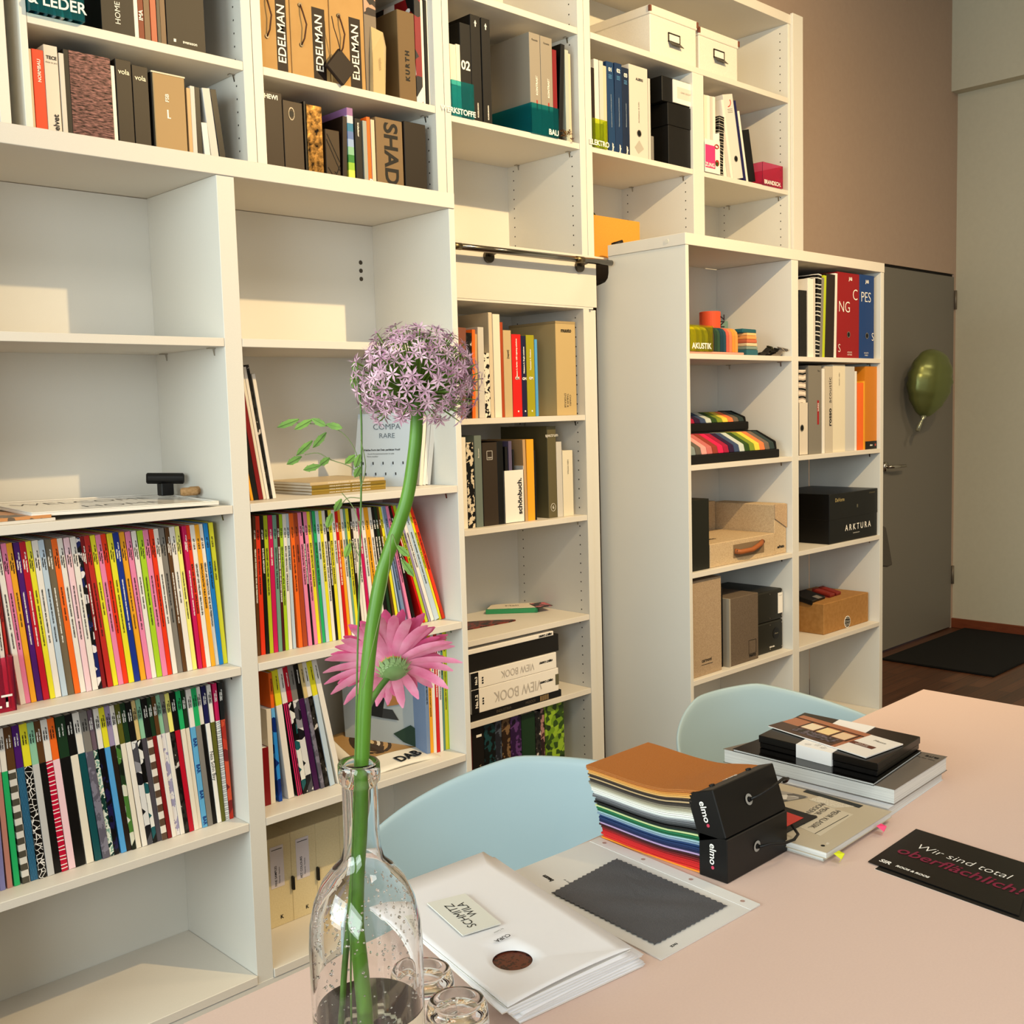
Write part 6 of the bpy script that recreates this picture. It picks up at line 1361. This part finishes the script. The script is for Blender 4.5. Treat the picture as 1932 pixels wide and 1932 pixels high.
# ------------------------------------------------------------------ bottle and flowers
BX, BYY, BZ = -.2263, -1.7646, .7403
t = Tn('glass_bottle', 'clear glass bottle used as a vase on the table', 'bottle', (BX, BYY, BZ))
zn = 1.0211 - BZ; zr = 1.1055 - BZ
outp = [(0, .006), (.030, .002), (.041, 0), (.0445, .006), (.0448, .02), (.0446, .10), (.0450, .18), (.0452, .215), (.0440, .234), (.0400, .252), (.0330, .268), (.0240, .279), (.0170, .286), (.0146, .296), (.0142, .31), (.0140, zr - .020), (.0143, zr - .018), (.0162, zr - .016), (.0168, zr - .010), (.0166, zr - .002), (.0150, zr), (.0128, zr - .0012)]
inp = [(.0118, zr - .006), (.0112, zr - .03), (.0113, .31), (.0122, .295), (.0150, .283), (.0220, .2745), (.0310, .264), (.0378, .249), (.0415, .233), (.0425, .215), (.0422, .18), (.0418, .10), (.0418, .02), (.038, .010), (.02, .010), (0, .016)]
o = B().lathe(outp + inp, 64).build('glass_body', CLEAR, t, smooth=True); weld(o, 0, .00003)
wz = .163
o = B().lathe([(0, .009), (.03, .006), (.0405, .008), (.0434, .02), (.0432, .10), (.0435, wz), (0, wz)], 48).build('water', WATER, t, smooth=False); weld(o, 0, .00003)
b = B(); rs = random.Random(9)
for k in range(420):
    a = rs.uniform(0, 2 * PI); z = rs.choice([rs.uniform(.165, .232), rs.uniform(.225, .262), rs.uniform(.235, .262)]); 
    R_ = .0424 if z < .225 else .0424 - (z - .225) * .26 if z < .245 else .0378 - (z - .249) * .48
    r = rs.uniform(.0006, .0016); c = Vector((R_ * math.cos(a), R_ * math.sin(a), z)); i0 = len(b.v)
    for th, ph in ((0, 0), (PI / 2, 0), (PI, 0), (3 * PI / 2, 0)): b.v.append(tuple(c + Vector((math.cos(th), math.sin(th), 0)) * r))
    b.v.append(tuple(c + Vector((0, 0, r)))); b.v.append(tuple(c - Vector((0, 0, r))))
    for q in range(4): b.f.append((i0 + q, i0 + (q + 1) % 4, i0 + 4)); b.m.append(0); b.f.append((i0 + (q + 1) % 4, i0 + q, i0 + 5)); b.m.append(0)
o = b.build('condensation_drops', CLEAR, t, smooth=True); o['kind'] = 'stuff'
def smoothpath(P, k=4):
    P = [Vector(p) for p in P]; out = []
    for i in range(len(P) - 1):
        p0, p1, p2, p3 = P[max(i - 1, 0)], P[i], P[i + 1], P[min(i + 2, len(P) - 1)]
        for s in range(k):
            u = s / k; out.append(.5 * ((2 * p1) + (-p0 + p2) * u + (2 * p0 - 5 * p1 + 4 * p2 - p3) * u * u + (-p0 + 3 * p1 - 3 * p2 + p3) * u ** 3))
    return out + [P[-1]]
m, nt, b_ = newmat('allium_stem_green', '5E8C2C', .4); noisy(nt, b_, 60, .3, '4E7C22', '74A03C', .1, (1, 1, .15)); STEM = m
m, nt, b_ = newmat('dark_stem_green', '5A7E34', .5); noisy(nt, b_, 60, .3, '4C6E2A', '6E9244', .1); STEM2 = m
m, nt, b_ = newmat('allium_lilac', 'CA9AB2', .6); noisy(nt, b_, 90, .22, 'A2708C', 'EACED8', 0); LIL = m
t = Tn('allium_flower', 'tall lilac allium flower standing in the glass bottle', 'flower')
P_ = smoothpath(ALL); B().tube(P_, [.0066 - .0016 * (i / len(P_)) for i in range(len(P_))], 14).build('stem', STEM, t, smooth=True)
rs = random.Random(21); HC = Vector(HEAD); ped = B(); bud = B(); nf = 0; viewd = (Vector((-.71338, -2.45008, 1.37617)) - HC).normalized()
def floret(c, n, r, name='floret'):
    b = B(); n = n.normalized(); u = n.orthogonal().normalized(); v = n.cross(u); a0 = rs.uniform(0, 1)
    for q in range(6):
        a = a0 + q * PI / 3; d_ = u * math.cos(a) + v * math.sin(a); s = n.cross(d_); m1 = c + d_ * r * .45 + n * r * .12 ; tp = c + d_ * r + n * r * rs.uniform(.0, .25)
        b.face([c, m1 - s * r * .13, tp]); b.face([c, tp, m1 + s * r * .13])
    for q in range(4):
        a = a0 + .4 + q * PI / 2; d_ = (u * math.cos(a) + v * math.sin(a)) * .35 + n; e = c + d_ * r * .75; s = n.cross(d_).normalized() * r * .02; b.face([c - s, c + s, e])
    return b
items = []
for k in range(430):
    ph = math.acos(1 - 2 * (k + .5) / 430); th = PI * (1 + 5 ** .5) * k; d_ = Vector((math.sin(ph) * math.cos(th), math.sin(ph) * math.sin(th), math.cos(ph))); d_ = (d_ + Vector((rs.uniform(-.12, .12), rs.uniform(-.12, .12), rs.uniform(-.12, .12)))).normalized()
    if d_.z < -.80: continue
    R_ = .0455 * rs.uniform(.80, 1.10); c = HC + Vector((d_.x * 1.06, d_.y * 1.06, d_.z * .90)) * R_; items.append((d_.dot(viewd), c, d_))
items.sort(key=lambda q: -q[0]); rest = B()
base = Vector(ALL[-1])
for k, (vd, c, d_) in enumerate(items):
    fb = floret(c, d_, rs.uniform(.0058, .0088))
    if k < 100: fb.build('floret', LIL, t)
    else: i0 = len(rest.v); rest.v += fb.v; rest.f += [tuple(i + i0 for i in f_) for f_ in fb.f]; rest.m += fb.m
    ped.tube([base + d_ * .004, base.lerp(c, .55) + Vector((0, 0, .001)), c], .00045, 4, cap=False)
o = rest.build('far_florets', LIL, t); o['kind'] = 'stuff'
ped.build('flower_stalks', col('6E8A34', .6), t); B().lathe([(0, -.006), (.006, -.004), (.008, 0), (.006, .004), (0, .006)], 12).build('receptacle', STEM, t, loc=base, smooth=True)
# gerbera seen from behind
t = Tn('gerbera_flower', 'pink gerbera with its green back turned, in the glass bottle', 'flower'); P_ = smoothpath(GER)
B().tube(P_, .0026, 10).build('stem', STEM2, t, smooth=True)
GCv = Vector(GC); R_ = camo.matrix_world.to_3x3(); right, upv, fwd = R_.col[0], R_.col[1], -R_.col[2]
N_ = (fwd * .74 - right * .20 + upv * .66).normalized(); U_ = (right - N_ * right.dot(N_)).normalized(); V_ = N_.cross(U_)
def gmat(n, c1, c2):
    m, nt, b_ = newmat(n, c1, .5); noisy(nt, b_, 60, .25, c1, c2, .05, (1, 1, 1)); return m
PK = [gmat('gerbera_pink', 'E87FA8', 'F3B4CC'), gmat('gerbera_deep_pink', 'D24E86', 'E88AB0')]
rs = random.Random(5)
for k in range(56):
    a = 2 * PI * k / 56 * 1.0 + rs.uniform(-.05, .05); lay = k % 2; L = rs.uniform(.046, .055) * (1 if lay else .88); wd = rs.uniform(.0031, .0041); d_ = U_ * math.cos(a) + V_ * math.sin(a); s = N_.cross(d_); b = B(); n = 7; row = []
    cup = rs.uniform(.10, .45) if lay else rs.uniform(.45, .75)
    for i in range(n + 1):
        u = i / n; c = GCv + d_ * (.007 + L * u * (1 - .12 * cup * u)) + N_ * (.004 * lay * 0 + .0035 + L * cup * u - .020 * u * u * (.9 - cup * .4)); w = wd * (.35 + 1.0 * math.sin(PI * min(1, u * .80 + .12)) ** .7) * (1 if u < .9 else .62); 
        if i == n: w = wd * .22
        row.append((c - s * w + N_ * w * .25, c, c + s * w + N_ * w * .25))
    for i in range(n): b.face([row[i][0], row[i + 1][0], row[i + 1][1], row[i][1]]); b.face([row[i][1], row[i + 1][1], row[i + 1][2], row[i][2]])
    o = b.build('petal', PK[0 if lay else 1], t, smooth=True); weld(o, 0, .00002)
b = B()
for k in range(46):
    a = 2 * PI * k / 46; ring = k % 3; d_ = U_ * math.cos(a) + V_ * math.sin(a); s = N_.cross(d_) * .0016; p0 = GCv - N_ * (.0075 - .001 * ring) + d_ * .003; p1 = GCv - N_ * (.005 - .001 * ring) + d_ * (.0095 + .001 * ring); p2 = GCv + N_ * .002 + d_ * (.0135 + .0018 * ring)
    b.face([p0 - s, p0 + s, p1 + s, p1 - s]); b.face([p1 - s, p1 + s, p2])
b.build('green_bracts', gmat('bract_green', '7E9A62', 'A6BC8A'), t)
b = B(); b.lathe([(0, -.008), (.004, -.0078), (.009, -.0055), (.0118, -.001), (.012, .002), (0, .0035)], 18); o = b.build('calyx', gmat('calyx_green', '6E8C54', '8FA874'), t, smooth=True); o.matrix_local = Matrix.Translation(GCv) @ N_.to_track_quat('Z', 'Y').to_matrix().to_4x4()
b = B(); b.lathe([(0, .008), (.009, .007), (.012, .003), (0, .002)], 18); o = b.build('flower_centre', col('C8A83A', .7), t, smooth=True); o.matrix_local = Matrix.Translation(GCv) @ N_.to_track_quat('Z', 'Y').to_matrix().to_4x4()
# grass spray
t = Tn('grass_spray', 'thin green grass stalk with drooping flat spikelets, in the bottle', 'grass'); B().tube(smoothpath(GRS), .0008, 6).build('stem', STEM2, t, smooth=True)
for q in BRN: B().tube(smoothpath(q), .00038, 5).build('branch', col('7E8A5A', .6), t)
SG = gmat('spikelet_green', '55762C', '8CB050')
for q in SPK:
    a, e = Vector(q[:3]), Vector(q[3:]); d_ = e - a; L = d_.length; s = d_.cross(viewd).normalized(); n_ = s.cross(d_).normalized(); b = B(); n = 6
    for i in range(n):
        for sg in (-1, 1):
            u0, u1 = i / n, (i + 1.6) / n; w0, w1 = .0026 * math.sin(PI * min(1, u0)) ** .7, .0026 * math.sin(PI * min(1, (i + 1) / n)) ** .7; b.face([a + d_ * u0, a + d_ * u0 + s * sg * w0, a + d_ * ((i + 1) / n) + s * sg * w1 + s * sg * .0005 * (i % 2), a + d_ * ((i + 1) / n)])
    o = b.build('spikelet', SG, t); md = o.modifiers.new('s', 'SOLIDIFY'); md.thickness = .0008
